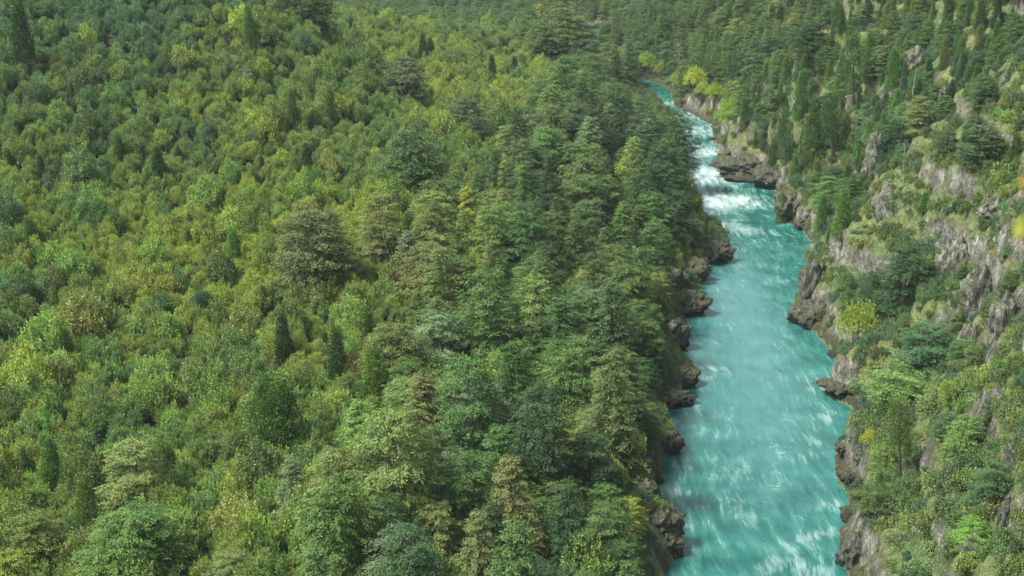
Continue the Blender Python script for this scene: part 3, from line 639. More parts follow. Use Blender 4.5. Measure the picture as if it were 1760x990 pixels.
CYP = [
 (140,803,66,'cypress','bright','bright green cone cypress near the lower left corner',2.1),(82,752,60,'cypress','mid','green cypress by the left edge behind the bright cone one',1.9),
 (466,645,98,'cypress_round','olive','plump round-topped cypress standing in the yellow-green thicket at lower left',1.75),(447,618,42,'cypress','mid','small pointed cypress just above the plump round-topped one',2.0),
 (285,758,62,'cypress','mid','dark feathery cypress right of the lone beech at lower left',1.5),(780,610,30,'cypress','olive','slim pale cypress in front of the broad silvery beech',2.4),(828,643,26,'cypress','mid','thin cypress on the right flank of the broad silvery beech',2.4),
 (640,588,76,'cypress','bright','wide bright cypress at the forest edge left of the broad silvery beech',1.6),(575,555,58,'cypress','dark','dark cypress in the yellow-green thicket below the broad brown beech',2.0),(485,538,52,'cypress','dark','dark pointed cypress left of its twin below the broad brown beech',2.0),
 (565,150,32,'cypress','mid',None,2.2),(500,150,32,'cypress','mid',None,2.2),(425,5,34,'cypress','mid',None,2.4),(30,-5,56,'cypress','dark','tall dark cypress in the top left corner',2.2),(68,262,24,'cypress','dark','small dark cypress alone near the left edge',2.4),
 (287,62,26,'cypress','olive',None,2.2),(725,55,26,'cypress','dark',None,2.0),(605,28,26,'cypress','dark',None,2.0),(704,85,22,'cypress','bluish',None,1.8),(883,96,26,'cypress','dark',None,1.8),(740,62,24,'cypress','dark',None,1.8),(845,92,24,'cypress','dark',None,2.2),
 (600,95,24,'cypress','dark',None,2.0),(1050,368,20,'cypress','olive',None,2.8),(1094,338,26,'cypress','mid',None,2.4),(1136,208,26,'cypress','bluish',None,2.4),(1213,366,13,'cypress','dark','tiny dark cypress on the tip of the mossy promontory',2.6),(400,388,44,'cypress','bright',None,1.6),
 (525,245,34,'cypress','dark',None,1.9),(860,285,24,'cypress','dark',None,2.0),(345,500,44,'cypress_round','bluish',None,1.3),(808,440,34,'cypress','bright',None,2.2),(200,225,30,'cypress','mid',None,2.0),(270,250,40,'cypress','dark',None,1.7),(50,370,34,'cypress','mid',None,2),
 (880,590,22,'cypress','mid',None,3.0),(930,610,22,'cypress','mid',None,3.0),(1020,705,50,'cypress_round','silver','pale soft cypress beside the grey dead twigs',1.5),(610,915,34,'cypress','bright',None,2.2),(110,560,50,'cypress','mid',None,1.7),(55,640,50,'cypress','mid',None,1.5),
 (1400,168,56,'cypress','mid','full green cypress on the right bank above the grey spur',2.2),(1440,172,56,'cypress_old','dark','old cypress with bare dark lower trunk on the right bank slope',2.3),(1476,52,58,'cypress_old','mid','leaning cypress with exposed trunk high on the right slope',2.3),(1357,190,40,'cypress_old','mid','thin half-bare cypress above the grey spur on the right bank',2.6),
 (1560,688,66,'cypress_old','mid','straight-trunked old tree standing on the pale slope of the lower right bank',2.2),(1640,652,40,'cypress_old','lime','stubby tree with regrown lime tufts at the foot of the near cliff',1.8),(1420,295,40,'cypress','bright','lime-tipped cypress beside the white rock face on the right bank',1.9),
 (1452,325,44,'cypress','bright','bright cypress on the right bank spur behind the first grey headland',1.9),(1415,330,36,'cypress','bright',None,2.2),(1590,330,26,'cypress','bright',None,1.6),(1745,230,34,'cypress','dark','dark cypress at the right edge of the picture on the cliff',1.8),
 (1500,60,40,'cypress','mid',None,2.2),(1450,100,40,'cypress','bright',None,2.0),(1540,80,40,'cypress','bright',None,2.0),(1380,120,40,'cypress','mid',None,2.2),(1345,330,26,'cypress','mid',None,2.2),(1330,235,30,'cypress','mid',None,2.0),(1665,215,36,'cypress','dark',None,1.8),
]
WILLOW = [(1106,139,54,'yellow-green willow on the far bank of the calm turquoise reach'),(1052,124,50,'pale willow where the river disappears behind the trees'),(1170,178,52,'tall bright willow at the corner where the rapids begin'),(1132,142,36,'small lime willow between the calm reach willows'),(1158,160,40,'lime willow just above the tall bright one at the corner'),(1204,200,44,'willow squeezed between the yellow and the round lime one'),(1190,196,66,'yellow willow leaning over the water at the head of the rapids'),
          (1222,207,50,'round lime willow right of the head of the rapids'),(1248,272,84,'big round willow on the bank above the grey rock spur'),(1462,644,118,'large yellow willow at the water beside the dark wall, right bank'),(1486,838,52,'small bright yellow willow on the pale rocks of the lower right bank'),(1474,782,56,'yellowish bush-like willow hugging the lower right waterline')]
for px, top, w, k, tone, lab, asp in BEECH: aim(px, top, w, k, tone, lab, asp)
for px, top, w, k, tone, lab, asp in CYP: aim(px, top, w*1.05, k, tone, lab, asp, tilt=(0, 0.12) if k == 'cypress_old' else (0, 0))
for px, base, w, lab in WILLOW:
    x, y = water_pt(px, base); t = project(x, y, 0)[2]; wm = w*t/FPX; place('willow', 'willow', x+.10*wm, y+.12*wm, wm*.95/7, wm/8.4, lab)
    THINGS[-1]['z'] = max(THINGS[-1]['z']-.8, -.2)
for px, top, w, k, lab, asp in [(1035,705,60,'dead','grey leafless twiggy tree among the lower bank beeches',1.5),(1010,700,34,'dead','slender bare snag left of the grey twiggy tree',2.0),(1560,235,26,'snag','fallen-looking bare pole on the steep right slope',3.6),
        (1570,120,24,'snag','short dead pole on the rock face high on the right slope',3.0),(1170,75,30,'dead','dead grey tree on the far bank above the willows',1.8),(1420,170,24,'snag','thin dead snag beside the old cypress on the right slope',2.6),(400,95,34,'dead','bare grey bush in the upper left thicket',1.0),
        (418,112,34,'dead','second bare grey bush, lower of the two in the upper left thicket',1.0),(1590,160,20,'snag','leaning dead stick above the pale ridge on the right slope',2.8),(1655,420,24,'snag','weathered snag on the near cliff at the right',2.4),(540,400,70,'dead','bare grey limbs inside the broad brown-tinged beech',1.2),(790,640,20,'dead','bare twigs above the dusty-green dome beech',1.6)]:
    aim(px, top, w, k, 'brown', lab, asp)

# ------------------------------------------------------------------ fill: forest belt, far forest, slope trees, thicket, shrubs
BELT = np.array([(560,1100),(520,960),(560,800),(650,690),(690,600),(720,520),(680,400),(790,350),(840,300),(900,230),(960,150),(1000,100),(930,90),(905,60),(900,0),(1060,20),(1200,200),(1300,440),(1250,700),(1200,1000),(1180,1200)], float)
big = [t for t in THINGS if t['kind'] not in ('dead', 'snag')]
OX = [t['x'] for t in big]; OY = [t['y'] for t in big]; OR = [SIZE[t['kind']][1]*t['sw']*.5 for t in big]
def free(x, y, r, k=.62):
    a = np.array(OX)-x; b = np.array(OY)-y; return not np.any(a*a+b*b < ((np.array(OR)+r)*k)**2)
def occupy(x, y, r): OX.append(x); OY.append(y); OR.append(r)
cand = rng.uniform([-330, 90], [260, 1080], size=(80000, 2))
cz = ground(cand[:, 0], cand[:, 1]); cdl = sample(GDL, cand[:, 0], cand[:, 1]); cdr = sample(GDR, cand[:, 0], cand[:, 1])
cin = sample(GIN.astype(float), cand[:, 0], cand[:, 1]) > .01; clf = sample(GLF.astype(float), cand[:, 0], cand[:, 1]) > .5
cpx, cpy, ct = project(cand[:, 0], cand[:, 1], cz+5)
inbelt = inside(BELT, cpx, cpy)
view = (cpx > -160) & (cpx < 1960) & (cpy > -160) & (cpy < 1250)
WATER_SEEN = np.array([(1046,120),(1112,134),(1150,146),(1160,184),(1192,196),(1222,210),(1232,250),(1240,292),(1340,332),(1334,374),(1398,416),(1366,522),(1432,602),(1420,676),(1466,700),(1440,770),(1460,850),(1446,1100),(1140,1100),(1122,930),(1114,850),(1138,765),(1128,710),(1134,680),(1152,600),(1148,530),(1168,480),(1192,415),(1205,375),(1196,330),(1200,240),(1146,180),(1084,156)], float)
W1 = np.array([(1210,200),(1285,200),(1285,275),(1235,290)], float); W2 = np.array([(1150,118),(1240,118),(1240,208),(1160,190)], float)
FAR_WATER = np.array([(1020,60),(1040,60),(1040,76),(1020,76)], float)
def hides_water(x, y, r, h):
    z = float(ground(x, y)); a = []; b = []
    for dx, dz in ((0, h*1.06), (0, h*.8), (r*.6, h*.85), (-r*.6, h*.85), (r*.95, h*.55), (-r*.95, h*.55), (r, h*.3)):
        px, py, _ = project(x+dx, y, z+dz); a.append(px); b.append(py)
    a, b = np.array(a), np.array(b)
    if (y < 476 and np.any(inside(W1, a, b))) or (y < 570 and np.any(inside(W2, a, b))): return True
    return bool(np.any(inside(WATER_SEEN, a, b)) or np.any(inside(FAR_WATER, a, b)))
FILL = []
def fill(kind, tone, x, y, sh, sw, R_): FILL.append((kind, tone, x, y, sh, sw)); occupy(x, y, R_)
for i in range(len(cand)):
    if cin[i] or not view[i]: continue
    x, y = cand[i]; u = rng.random()
    if clf[i]:
        if y < 700 and inbelt[i] and cdl[i] > 2.5:
            sc = rng.uniform(.66, 1.12) if cdl[i] > 9 else rng.uniform(.40, .72); R_ = 5.6*sc
            if free(x, y, R_, .62) and not hides_water(x, y, R_, 15*sc):
                tone = rng.choice(['mid', 'olive', 'dark', 'silver', 'yellow'], p=[.50, .30, .14, .04, .02] if cdl[i] > 38 else [.44, .12, .40, .02, .02]); k = ('beech', 'beech_full', 'beech_cone')[int(rng.integers(0, 3))]
                if rng.random() < .14: k = 'cypress'; sc *= .8; R_ = 2.2
                fill(k, tone, x, y, sc*rng.uniform(.9, 1.25), sc, R_)
        elif y >= 700:
            sc = rng.uniform(.5, .9)
            if free(x, y, 5*sc, .7) and not hides_water(x, y, 5*sc, 15*sc): fill('beech' if u < .6 else 'cypress', rng.choice(['mid', 'dark', 'bluish']), x, y, sc, sc, 5*sc)
        elif y < 700 and u < (.06 if y > 330 and x < -40 else .035):
            sc = rng.uniform(.3, .55)
            if free(x, y, 3.0, 1.1): fill('cypress', rng.choice(['mid', 'dark', 'bluish', 'olive']), x, y, sc, sc*1.15, 2.2*sc)
    else:
        if y > 490:
            if cdr[i] < 2: continue
            k = 'cypress' if (u < .50 and cpx[i] > 1150) or u < .15 else 'beech'; sc = rng.uniform(.6, 1.0)
            R_ = (2.3 if k == 'cypress' else 5.2)*sc
            if free(x, y, R_, .58) and not hides_water(x, y, R_, 14*sc): fill(k if k == 'cypress' or rng.random() < .6 else 'beech_cone', rng.choice(['mid', 'dark', 'bluish', 'olive'], p=[.4, .22, .15, .23]), x, y, sc, sc*(1.15 if k == 'cypress' else 1), R_)
        elif y > 330 and cdr[i] > 4:
            k = 'cypress' if u < .6 else 'beech'; sc = rng.uniform(.40, .95) if k == 'cypress' else rng.uniform(.32, .62)
            if fbm(x/30, y/30, 9.0, 2) > -.42-.3*(y > 400) and free(x, y, 2.3, .62) and not hides_water(x, y, 2, 11*sc): fill(k, rng.choice(['mid', 'bright', 'dark', 'bluish', 'olive']), x, y, sc, sc*1.15, 2.3)
        elif y <= 330 and cdr[i] > 3 and u < .35:
            sc = rng.uniform(.22, .45)
            if fbm(x/22, y/22, 5.0, 2) > -.05 and free(x, y, 2.0, 1.0) and not hides_water(x, y, 2, 11*sc): fill('cypress' if u < .12 else 'beech', rng.choice(['mid', 'bright', 'dark', 'bluish']), x, y, sc, sc*1.2, 2.2)
# the trees that show largest stand as things of their own, the rest is one mass of forest
def count(kinds): return sum(t['kind'] in kinds for t in THINGS)
BE, CY = ('beech', 'beech_full', 'beech_cone', 'beech_flat'), ('cypress', 'cypress_round', 'cypress_old')
def shown(f):
    px_, py_, t_ = project(f[2], f[3], float(ground(f[2], f[3]))+8*f[4]); r = SIZE[f[0]][1]*f[5]/t_
    return -r*math.sqrt(SIZE[f[0]][0]/SIZE[f[0]][1]) + (0 if -20 < px_ < 1780 and -20 < py_ < 1010 else 10)
FILL.sort(key=shown); FOREST = []
nB, nC = count(BE), count(CY)
for f in FILL:
    be = f[0] in BE
    if shown(f) < 5 and (nB if be else nC) < 298:
        place(*f); nB += be; nC += not be
    else: FOREST.append(f)
print('beech', count(BE), 'cypress', count(CY), 'forest mass', len(FOREST))

# thicket of small trees over the left bench
SMALL = []
yy = 95.0
while yy < 720:
    step = 2.3+yy/340; xx = -300.0
    while xx < 120:
        SMALL.append((xx+rng.uniform(-.5, .5)*step, yy+rng.uniform(-.5, .5)*step)); xx += step
    yy += step
SMALL = np.array(SMALL); sz = ground(SMALL[:, 0], SMALL[:, 1]); sdl = sample(GDL, SMALL[:, 0], SMALL[:, 1]); slf = sample(GLF.astype(float), SMALL[:, 0], SMALL[:, 1]) > .99
spx, spy, stt = project(SMALL[:, 0], SMALL[:, 1], sz+3)
keep = slf & (sdl > 3.0) & (spx > -170) & (spx < 1900) & (spy > -150) & (spy < 1300)
BOX, BOY, BOR = np.array(OX), np.array(OY), np.array(OR)
def veils(X, Y, Z, h):
    out = np.zeros(len(X), bool)
    for dx, dz in ((0, 1.0), (1.2, .7), (-1.2, .7)):
        a, b, _ = project(X+dx, Y, Z+h*dz); out |= inside(WATER_SEEN, a, b) | inside(FAR_WATER, a, b)
    return out
keep &= ~veils(SMALL[:, 0], SMALL[:, 1], sz, 5.6)
nearest_in = np.array([np.any((BOX-x)**2+(BOY-y)**2 < (BOR*.55)**2) for x, y in SMALL])
keep &= ~nearest_in
SMALL, sz, stt, spx, spy, sdl = SMALL[keep], sz[keep], stt[keep], spx[keep], spy[keep], sdl[keep]
sbelt = inside(BELT, spx, spy)
sscale = rng.uniform(.58, 1.12, len(SMALL))*(1+.40*fbm(SMALL[:, 0]/9, SMALL[:, 1]/11, 2.0, 3))*np.where(rng.random(len(SMALL)) < .09, 1.6, 1.0)
sscale[sdl < 9] *= .6
# kinds of small tree: 0 mid, 1 yellow-green, 2 dusky - yellow-green in the middle of the bench, dusky on the hill and by the left edge
_yl = .8*np.exp(-((SMALL[:, 0]+45)/45)**2-((SMALL[:, 1]-265)/75)**2)+.55*np.exp(-((SMALL[:, 0]+20)/40)**2-((SMALL[:, 1]-470)/120)**2)+.6*fbm(SMALL[:, 0]/16, SMALL[:, 1]/22, 11.0, 3)
_bl = .55*sstep(40, 62, sz)+.35*sstep(-75, -100, SMALL[:, 0])+.5*fbm(SMALL[:, 0]/14, SMALL[:, 1]/20, 14.0, 3)
stone = np.where(_bl+rng.normal(size=len(sz))*.2 > .42, 2, np.where(_yl+rng.normal(size=len(sz))*.25 > .42, 1, 0))
# shrubs over the right slope and along both banks
SH = []
yy = 110.0
while yy < 620:
    step = 1.55+yy/320; xx = 0.0
    while xx < 230:
        SH.append((xx+rng.uniform(-.5, .5)*step, yy+rng.uniform(-.5, .5)*step)); xx += step*.8
    yy += step
SH = np.array(SH); hz = ground(SH[:, 0], SH[:, 1]); hdr = sample(GDR, SH[:, 0], SH[:, 1]); hdl = sample(GDL, SH[:, 0], SH[:, 1])
hin = sample(GIN.astype(float), SH[:, 0], SH[:, 1]) > .01; hlf = sample(GLF.astype(float), SH[:, 0], SH[:, 1]) > .5
hpx, hpy, ht = project(SH[:, 0], SH[:, 1], hz+1)
hrock = sample(rock, SH[:, 0], SH[:, 1]); hn = fbm(SH[:, 0]/13, SH[:, 1]/13, 6.0, 3)
keep = ~hin & (hpx > -100) & (hpx < 1900) & (hpy > -150) & (hpy < 1250)
keep &= np.where(hlf, (hdl > 1.2) & (hdl < 14), (hdr > 1.0) & (hn > -.50) & (hrock < .45+.55*rng.random(len(SH))))
SH, hz, ht, hpx, hpy, hlf, hn, hdr = SH[keep], hz[keep], ht[keep], hpx[keep], hpy[keep], hlf[keep], hn[keep], hdr[keep]
hscale = rng.uniform(.5, 1.35, len(SH))*(1+.3*hn)*np.where(hlf, .8, 1.0)
print('small', len(SMALL), 'shrub', len(SH))

# ------------------------------------------------------------------ naming each plant apart
ORD = ['', 'second ', 'third ', 'fourth ', 'fifth ', 'sixth ', 'seventh ', 'eighth ', 'ninth ', 'tenth ', 'eleventh ', 'twelfth ', 'thirteenth ', 'fourteenth ', 'fifteenth ', 'sixteenth ',
       'seventeenth ', 'eighteenth ', 'nineteenth ', 'twentieth ', 'twenty-first ', 'twenty-second ', 'twenty-third ', 'twenty-fourth ', 'twenty-fifth ', 'twenty-sixth ', 'twenty-seventh ', 'twenty-eighth ', 'twenty-ninth ', 'thirtieth ']
ORD += ['thirty-'+w for w in ORD[1:10]] ; ORD[31] = 'thirty-first '
def zone(px, py, x, y, lf):
    if not lf:
        if y > 640: return 'behind the calm reach'
        if y > 490: return 'on the hill behind the grey spur' if px < 1300 else 'on the far right-hand hillside'
        if y > 400: return 'above the grey rock spur' if px < 1480 else 'on the upper right slope'
        if y > 320: return 'above the middle right bank'
        if y > 240: return 'on the near cliff'
        return 'on the pale lower right slope'
    if inside(BELT, np.array([px]), np.array([py]))[0]:
        for lim, s in ((820, 'in the lowest riverside belt'), (640, 'in the belt at the shaded hollow'), (480, 'in the belt above the second promontory'), (340, 'in the belt beside the mossy promontory'), (200, 'in the belt beside the rapids')):
            if py > lim: return s
        return 'at the top of the riverside belt'
    if py > 760: return 'around the lower left beeches'
    if py > 520: return 'in the yellow-green thicket' if px > 330 else 'low on the left edge'
    if py > 330: return 'left of the broad brown beech' if px < 450 else 'between the two brown beeches'
    if py > 170: return 'on the middle left hillside' if px < 500 else 'around the small brown domes'
    return 'on the upper left hillside' if px < 450 else 'near the bench rim'
SHAPE = {'beech_full': 'dense domed beech', 'dead': 'bare dead tree', 'snag': 'bare snag', 'small': 'small tree', 'shrub': 'shrub', 'beech': 'round-crowned beech', 'beech_cone': 'tapering tiered beech', 'beech_flat': 'flat beech', 'cypress': 'pointed cypress', 'cypress_round': 'rounded cypress', 'cypress_old': 'bare-trunked cypress', 'willow': 'willow'}
def tell_apart(items):
    """items share nothing but look and zone: count them off from the left"""
    b = {}
    for t in items:
        if t['label'] is None: b.setdefault((t['look'], t['zone']), []).append(t)
    for (lk_, zn), L_ in b.items():
        L_.sort(key=lambda t: t['px'])
        for i, t in enumerate(L_):
            if len(L_) == 1: t['label'] = f'{lk_} {zn}'
            elif len(L_) == 2: t['label'] = f'{lk_} {zn}, ' + ('left of two' if i == 0 else 'right of two')
            elif i == 0: t['label'] = f'{lk_} {zn}, leftmost'
            elif i == len(L_)-1: t['label'] = f'{lk_} {zn}, rightmost'
            else: t['label'] = f'{lk_} {zn}, {ORD[min(i, 38)]}from left'
    for t in items:
        if len(t['label'].split()) > 16: t['label'] = t['label'].replace('between lone beech and plump cypress', 'right of the lone beech')
for t in THINGS:
    px_, py_, d_ = project(t['x'], t['y'], t['z']+SIZE[t['kind']][0]*t['sh']*.6); t['px'], t['py'], t['t'] = float(px_), float(py_), float(d_)
    t['lf'] = bool(sample(GLF.astype(float), t['x'], t['y']) > .5); t['zone'] = zone(t['px'], t['py'], t['x'], t['y'], t['lf'])
    t['look'] = ('small ' if t['sw'] < .45 else '') + WORD[t['tone']] + ' ' + SHAPE[t['kind']]
tell_apart(THINGS)
GROUP = {'beech_tree': 'beech trees', 'cypress_tree': 'cypress trees', 'willow_tree': 'willows along the water', 'dead_tree': 'dead trees and snags', 'small_tree': 'small leafy trees of the thicket', 'shrub': 'shrubs on the slopes'}
CAT = {'beech_tree': 'tree', 'cypress_tree': 'tree', 'willow_tree': 'tree', 'dead_tree': 'dead tree', 'small_tree': 'small tree', 'shrub': 'shrub'}

def stand(t, seedi):
    kind = t['kind']; name = NAMES[kind]; protos = PROTO[kind]; tm, cm = protos[seedi % len(protos)]
    one = tm is None or cm is None
    o = bpy.data.objects.new(name, (cm or tm) if one else None); COL.objects.link(o)
    o.location = (t['x'], t['y'], t['z']); o.scale = (t['sw'], t['sw']*random.uniform(.92, 1.08), t['sh'])
    o.rotation_euler = (t['tilt'][0]+random.gauss(0, .025), t['tilt'][1]+random.gauss(0, .025), random.uniform(0, TAU) if t['tilt'] == (0, 0) else random.uniform(-.5, .5)+math.pi)
    c = TONES[t['tone']]; j = [random.uniform(.88, 1.14) for _ in range(3)]; col = (c[0]*j[0]*j[2], c[1]*j[1]*j[2], c[2]*j[2], 1)
    o['label'] = t['label']; o['category'] = CAT[name]; o['group'] = t.get('group') or GROUP[name]
    if one: o.color = col
    else:
        for nm, m in (('trunk', tm), ('crown', cm)):
            ch = bpy.data.objects.new(nm, m); COL.objects.link(ch); ch.parent = o; ch.color = col
    return o
for i, t in enumerate(THINGS): stand(t, i*7+3)

# the 300 small trees and 300 shrubs that show largest stand as things of their own
vis = (spx > 10) & (spx < 1750) & (spy > 5) & (spy < 985) & ~sbelt
order = np.argsort(np.where(vis, stt/sscale, 1e9))[:298]
small_tone = (.146, .216, .074)
TONES.update(t_y=(.207, .267, .079), t_m=small_tone, t_b=(.102, .172, .078)); WORD.update(t_y='yellow-green', t_m='mid green', t_b='dusky green')
indiv = np.zeros(len(SMALL), bool); indiv[order] = True
SM, SHB = [], []
for n_i, i in enumerate(order):
    zx = ['by the left edge', 'left of the lone beech', 'between lone beech and plump cypress', 'around the plump cypress', 'beside the forest belt'][min(4, int(spx[i]//140))]
    zy = 'at the bottom' if spy[i] > 900 else 'near the bottom' if spy[i] > 820 else 'farther up' if spy[i] > 740 else 'higher still'
    tn = ('t_m', 't_y', 't_b')[stone[i]]; lk_ = ('tall ' if sscale[i] > 1.08 else 'low ' if sscale[i] < .85 else '')+WORD[tn]+' small tree'
    SM.append(dict(kind='small', tone=tn, x=SMALL[i, 0], y=SMALL[i, 1], z=sz[i]-.3, sh=sscale[i], sw=sscale[i], label=None, look=lk_, zone=f'{zx}, {zy}', px=spx[i], tilt=(0, 0), group=f'small trees of the thicket {zx}, {zy}'))
hv = (hpx > 10) & (hpx < 1750) & (hpy > 5) & (hpy < 985) & ~hlf
horder = np.argsort(np.where(hv, ht/hscale, 1e9))[:298]
TONES.update(s_y=(.170, .225, .085), s_m=(.115, .180, .070), s_b=(.085, .145, .080)); WORD.update(s_y='yellow-green', s_m='mid green', s_b='dusky green')
hindiv = np.zeros(len(SH), bool); hindiv[horder] = True
for n_i, i in enumerate(horder):
    zx = 'near the waterline' if hdr[i] < 10 else 'midway up the slope' if hdr[i] < 24 else 'high on the slope'
    zy = 'in the bottom right corner' if hpy[i] > 880 else 'below the small bright willow' if hpy[i] > 800 else 'by the straight-trunked tree' if hpy[i] > 650 else 'under the near cliff' if hpy[i] > 500 else 'on the cliff top'
    tn = ('s_m', 's_y', 's_b')[n_i % 3]; lk_ = ('wide ' if hscale[i] > 1.15 else 'low ' if hscale[i] < .8 else '')+WORD[tn]+' shrub'
    SHB.append(dict(kind='shrub', tone=tn, x=SH[i, 0], y=SH[i, 1], z=hz[i]-.2, sh=hscale[i], sw=hscale[i], label=None, look=lk_, zone=f'{zx}, {zy}', px=hpx[i], tilt=(0, 0), group=f'shrubs {zx}, {zy}'))
tell_apart(SM+SHB)
for n_i, t in enumerate(SM+SHB): stand(t, n_i)

# ------------------------------------------------------------------ the uncountable rest, scattered from points
def scatter(name, label, cat, protos, pts, scales, color, seed, picks=None):
    col = bpy.data.collections.new(name+'_kinds')
    for i, m in enumerate(protos):
        po = bpy.data.objects.new(f'{name}_kind_{i:03d}', m); po.color = (*color, 1); col.objects.link(po)
    r = np.random.default_rng(seed); n_ = len(pts)
    me = bpy.data.meshes.new(name); me.vertices.add(n_); me.vertices.foreach_set('co', np.asarray(pts, np.float32).ravel())
    a = me.attributes.new('size', 'FLOAT', 'POINT'); a.data.foreach_set('value', np.asarray(scales, np.float32))
    a = me.attributes.new('turn', 'FLOAT_VECTOR', 'POINT'); tv = np.zeros((n_, 3), np.float32); tv[:, 2] = r.uniform(0, TAU, n_); tv[:, :2] = r.normal(size=(n_, 2))*.05; a.data.foreach_set('vector', tv.ravel())
    a = me.attributes.new('pick', 'INT', 'POINT'); a.data.foreach_set('value', (r.integers(0, len(protos), n_) if picks is None else picks).astype(np.int32))
    o = link(name, me, label=label, category=cat, kind='stuff'); o.color = (*color, 1)
    ng = bpy.data.node_groups.new(name, 'GeometryNodeTree'); ng.interface.new_socket('Geometry', in_out='INPUT', socket_type='NodeSocketGeometry'); ng.interface.new_socket('Geometry', in_out='OUTPUT', socket_type='NodeSocketGeometry')
    gi, go = ng.nodes.new('NodeGroupInput'), ng.nodes.new('NodeGroupOutput')
    ci = ng.nodes.new('GeometryNodeCollectionInfo'); ci.inputs['Collection'].default_value = col; ci.inputs['Separate Children'].default_value = True; ci.inputs['Reset Children'].default_value = True
    mp = ng.nodes.new('GeometryNodeMeshToPoints'); ip = ng.nodes.new('GeometryNodeInstanceOnPoints'); ip.inputs['Pick Instance'].default_value = True
    def na(nm, ty):
        x = ng.nodes.new('GeometryNodeInputNamedAttribute'); x.data_type = ty; x.inputs['Name'].default_value = nm; return x.outputs['Attribute']
    lk = ng.links.new
    lk(gi.outputs[0], mp.inputs[0]); lk(mp.outputs[0], ip.inputs['Points']); lk(ci.outputs[0], ip.inputs['Instance'])
    lk(na('pick', 'INT'), ip.inputs['Instance Index']); lk(na('turn', 'FLOAT_VECTOR'), ip.inputs['Rotation']); lk(na('size', 'FLOAT'), ip.inputs['Scale'])
    lk(ip.outputs[0], go.inputs[0]); md = o.modifiers.new('scatter', 'NODES'); md.node_group = ng
    return o
def recolour(meshes, mat):
    out = []
    for m in meshes: m2 = m.copy(); m2.materials[0] = mat; out.append(m2)
    return out
base_s = [c for _, c in PROTO['small']]; three = base_s + recolour(base_s, M_BROAD_Y) + recolour(base_s, M_BROAD_B)
r_ = ~indiv
scatter('thicket', 'dense leafy thicket of small trees covering the left bench', 'thicket', three, np.column_stack([SMALL[r_], sz[r_]-.3]), sscale[r_], small_tone, 1,
        picks=stone[r_]*7+rng.integers(0, 7, int(r_.sum())))
base_h = [c for _, c in PROTO['shrub']]; three = base_h + recolour(base_h, M_BROAD_Y) + recolour(base_h, M_BROAD_B) + recolour(base_s[:4], M_BROAD_B) + base_s[4:]
r_ = ~hindiv; nr = int(r_.sum()); tall = (rng.random(nr) < np.where(SH[r_][:, 1] > 320, .38, .16)) & ~hlf[r_] & (hdr[r_] > 4)
scatter('undergrowth', 'low green scrub spread over the steep slope and banks', 'undergrowth', three, np.column_stack([SH[r_], hz[r_]-.2]), hscale[r_]*np.where(tall, rng.uniform(.45, .8, nr), 1), (.110, .165, .068), 2,
        picks=np.where(tall, 18+rng.integers(0, 7, nr), rng.integers(0, 3, nr)*6+rng.integers(0, 6, nr)))
if FOREST:
    keys = ['beech', 'beech_cone', 'cypress', 'beech_full']; pr = [PROTO[k][i % len(PROTO[k])][1] for k in keys for i in range(4)]
    pts = np.array([(f[2], f[3], float(ground(f[2], f[3]))-.3) for f in FOREST])
    scatter('forest', 'distant beech and cypress forest beyond the nearer trees', 'forest', pr, pts, [f[4] for f in FOREST], TONES['mid'], 5,
            picks=np.array([keys.index(f[0])*4+int(rng.integers(0, 4)) for f in FOREST]))

# ------------------------------------------------------------------ rock outcrops
def rock_mesh(seed, sub=5):
    bm = bmesh.new(); bmesh.ops.create_icosphere(bm, subdivisions=sub, radius=1.0)
    P = np.array([v.co[:] for v in bm.verts]); F = np.array([[v.index for v in f.verts] for f in bm.faces]); bm.free()
    r = np.random.default_rng(seed); d = np.ones(len(P))
    for k in range(18):                                   # cleave flat faces
        n_ = unit(r.normal(size=3)); h = r.uniform(.62, .95); dd = P@n_; d = np.minimum(d, np.where(dd > 1e-3, h/np.maximum(dd, 1e-3), 9))
    P = P*d[:, None]
    D = .30*ridged(P[:, 0]*1.9+seed, P[:, 1]*1.9, P[:, 2]*1.7, 5)-.1+.06*np.round(3*fbm(P[:, 0]*3.5, P[:, 1]*3.5+seed, P[:, 2]*3, 2))
    P = P*(1+D)[:, None]
    return mesh_from('rock_outcrop', P, None, F, mats=[M_ROCK])
ROCKS = [rock_mesh(200+i) for i in range(6)]
def recol(m, mat): q = m.copy(); q.materials[0] = mat; return q
ROCKS_PALE = [recol(m, M_ROCKPALE) for m in ROCKS]; ROCKS_RED = [recol(m, M_ROCKRED) for m in ROCKS]
def hit(px, py):
    d = ray(px, py); ts = np.arange(120, 1200, .5); P = d[None]*ts[:, None]; g = np.maximum(ground(P[:, 0], P[:, 1]), 0)
    i = int(np.argmax(H_CAM+P[:, 2] < g)); return P[i, 0], P[i, 1], H_CAM+P[i, 2], ts[i]
def outcrop(px, py, w, h, label, pal=ROCKS, deep=.8, rz=None, group='rocks along the water', name='rock_outcrop', cat='rock'):
    x, y, z, t = hit(px, py); i = len([o for o in bpy.data.objects if o.name.startswith('rock')])
    o = bpy.data.objects.new(name, pal[i % 6]); COL.objects.link(o); sx, sz_ = w*t/FPX*.49, h*t/FPX*.46
    o.location = (x, y, z); o.scale = (sx, sx*deep, sz_); o.rotation_euler = (random.uniform(-.15, .15), random.uniform(-.15, .15), random.uniform(-.4, .4) if rz is None else rz)
    o['label'] = label; o['category'] = cat; o['group'] = group
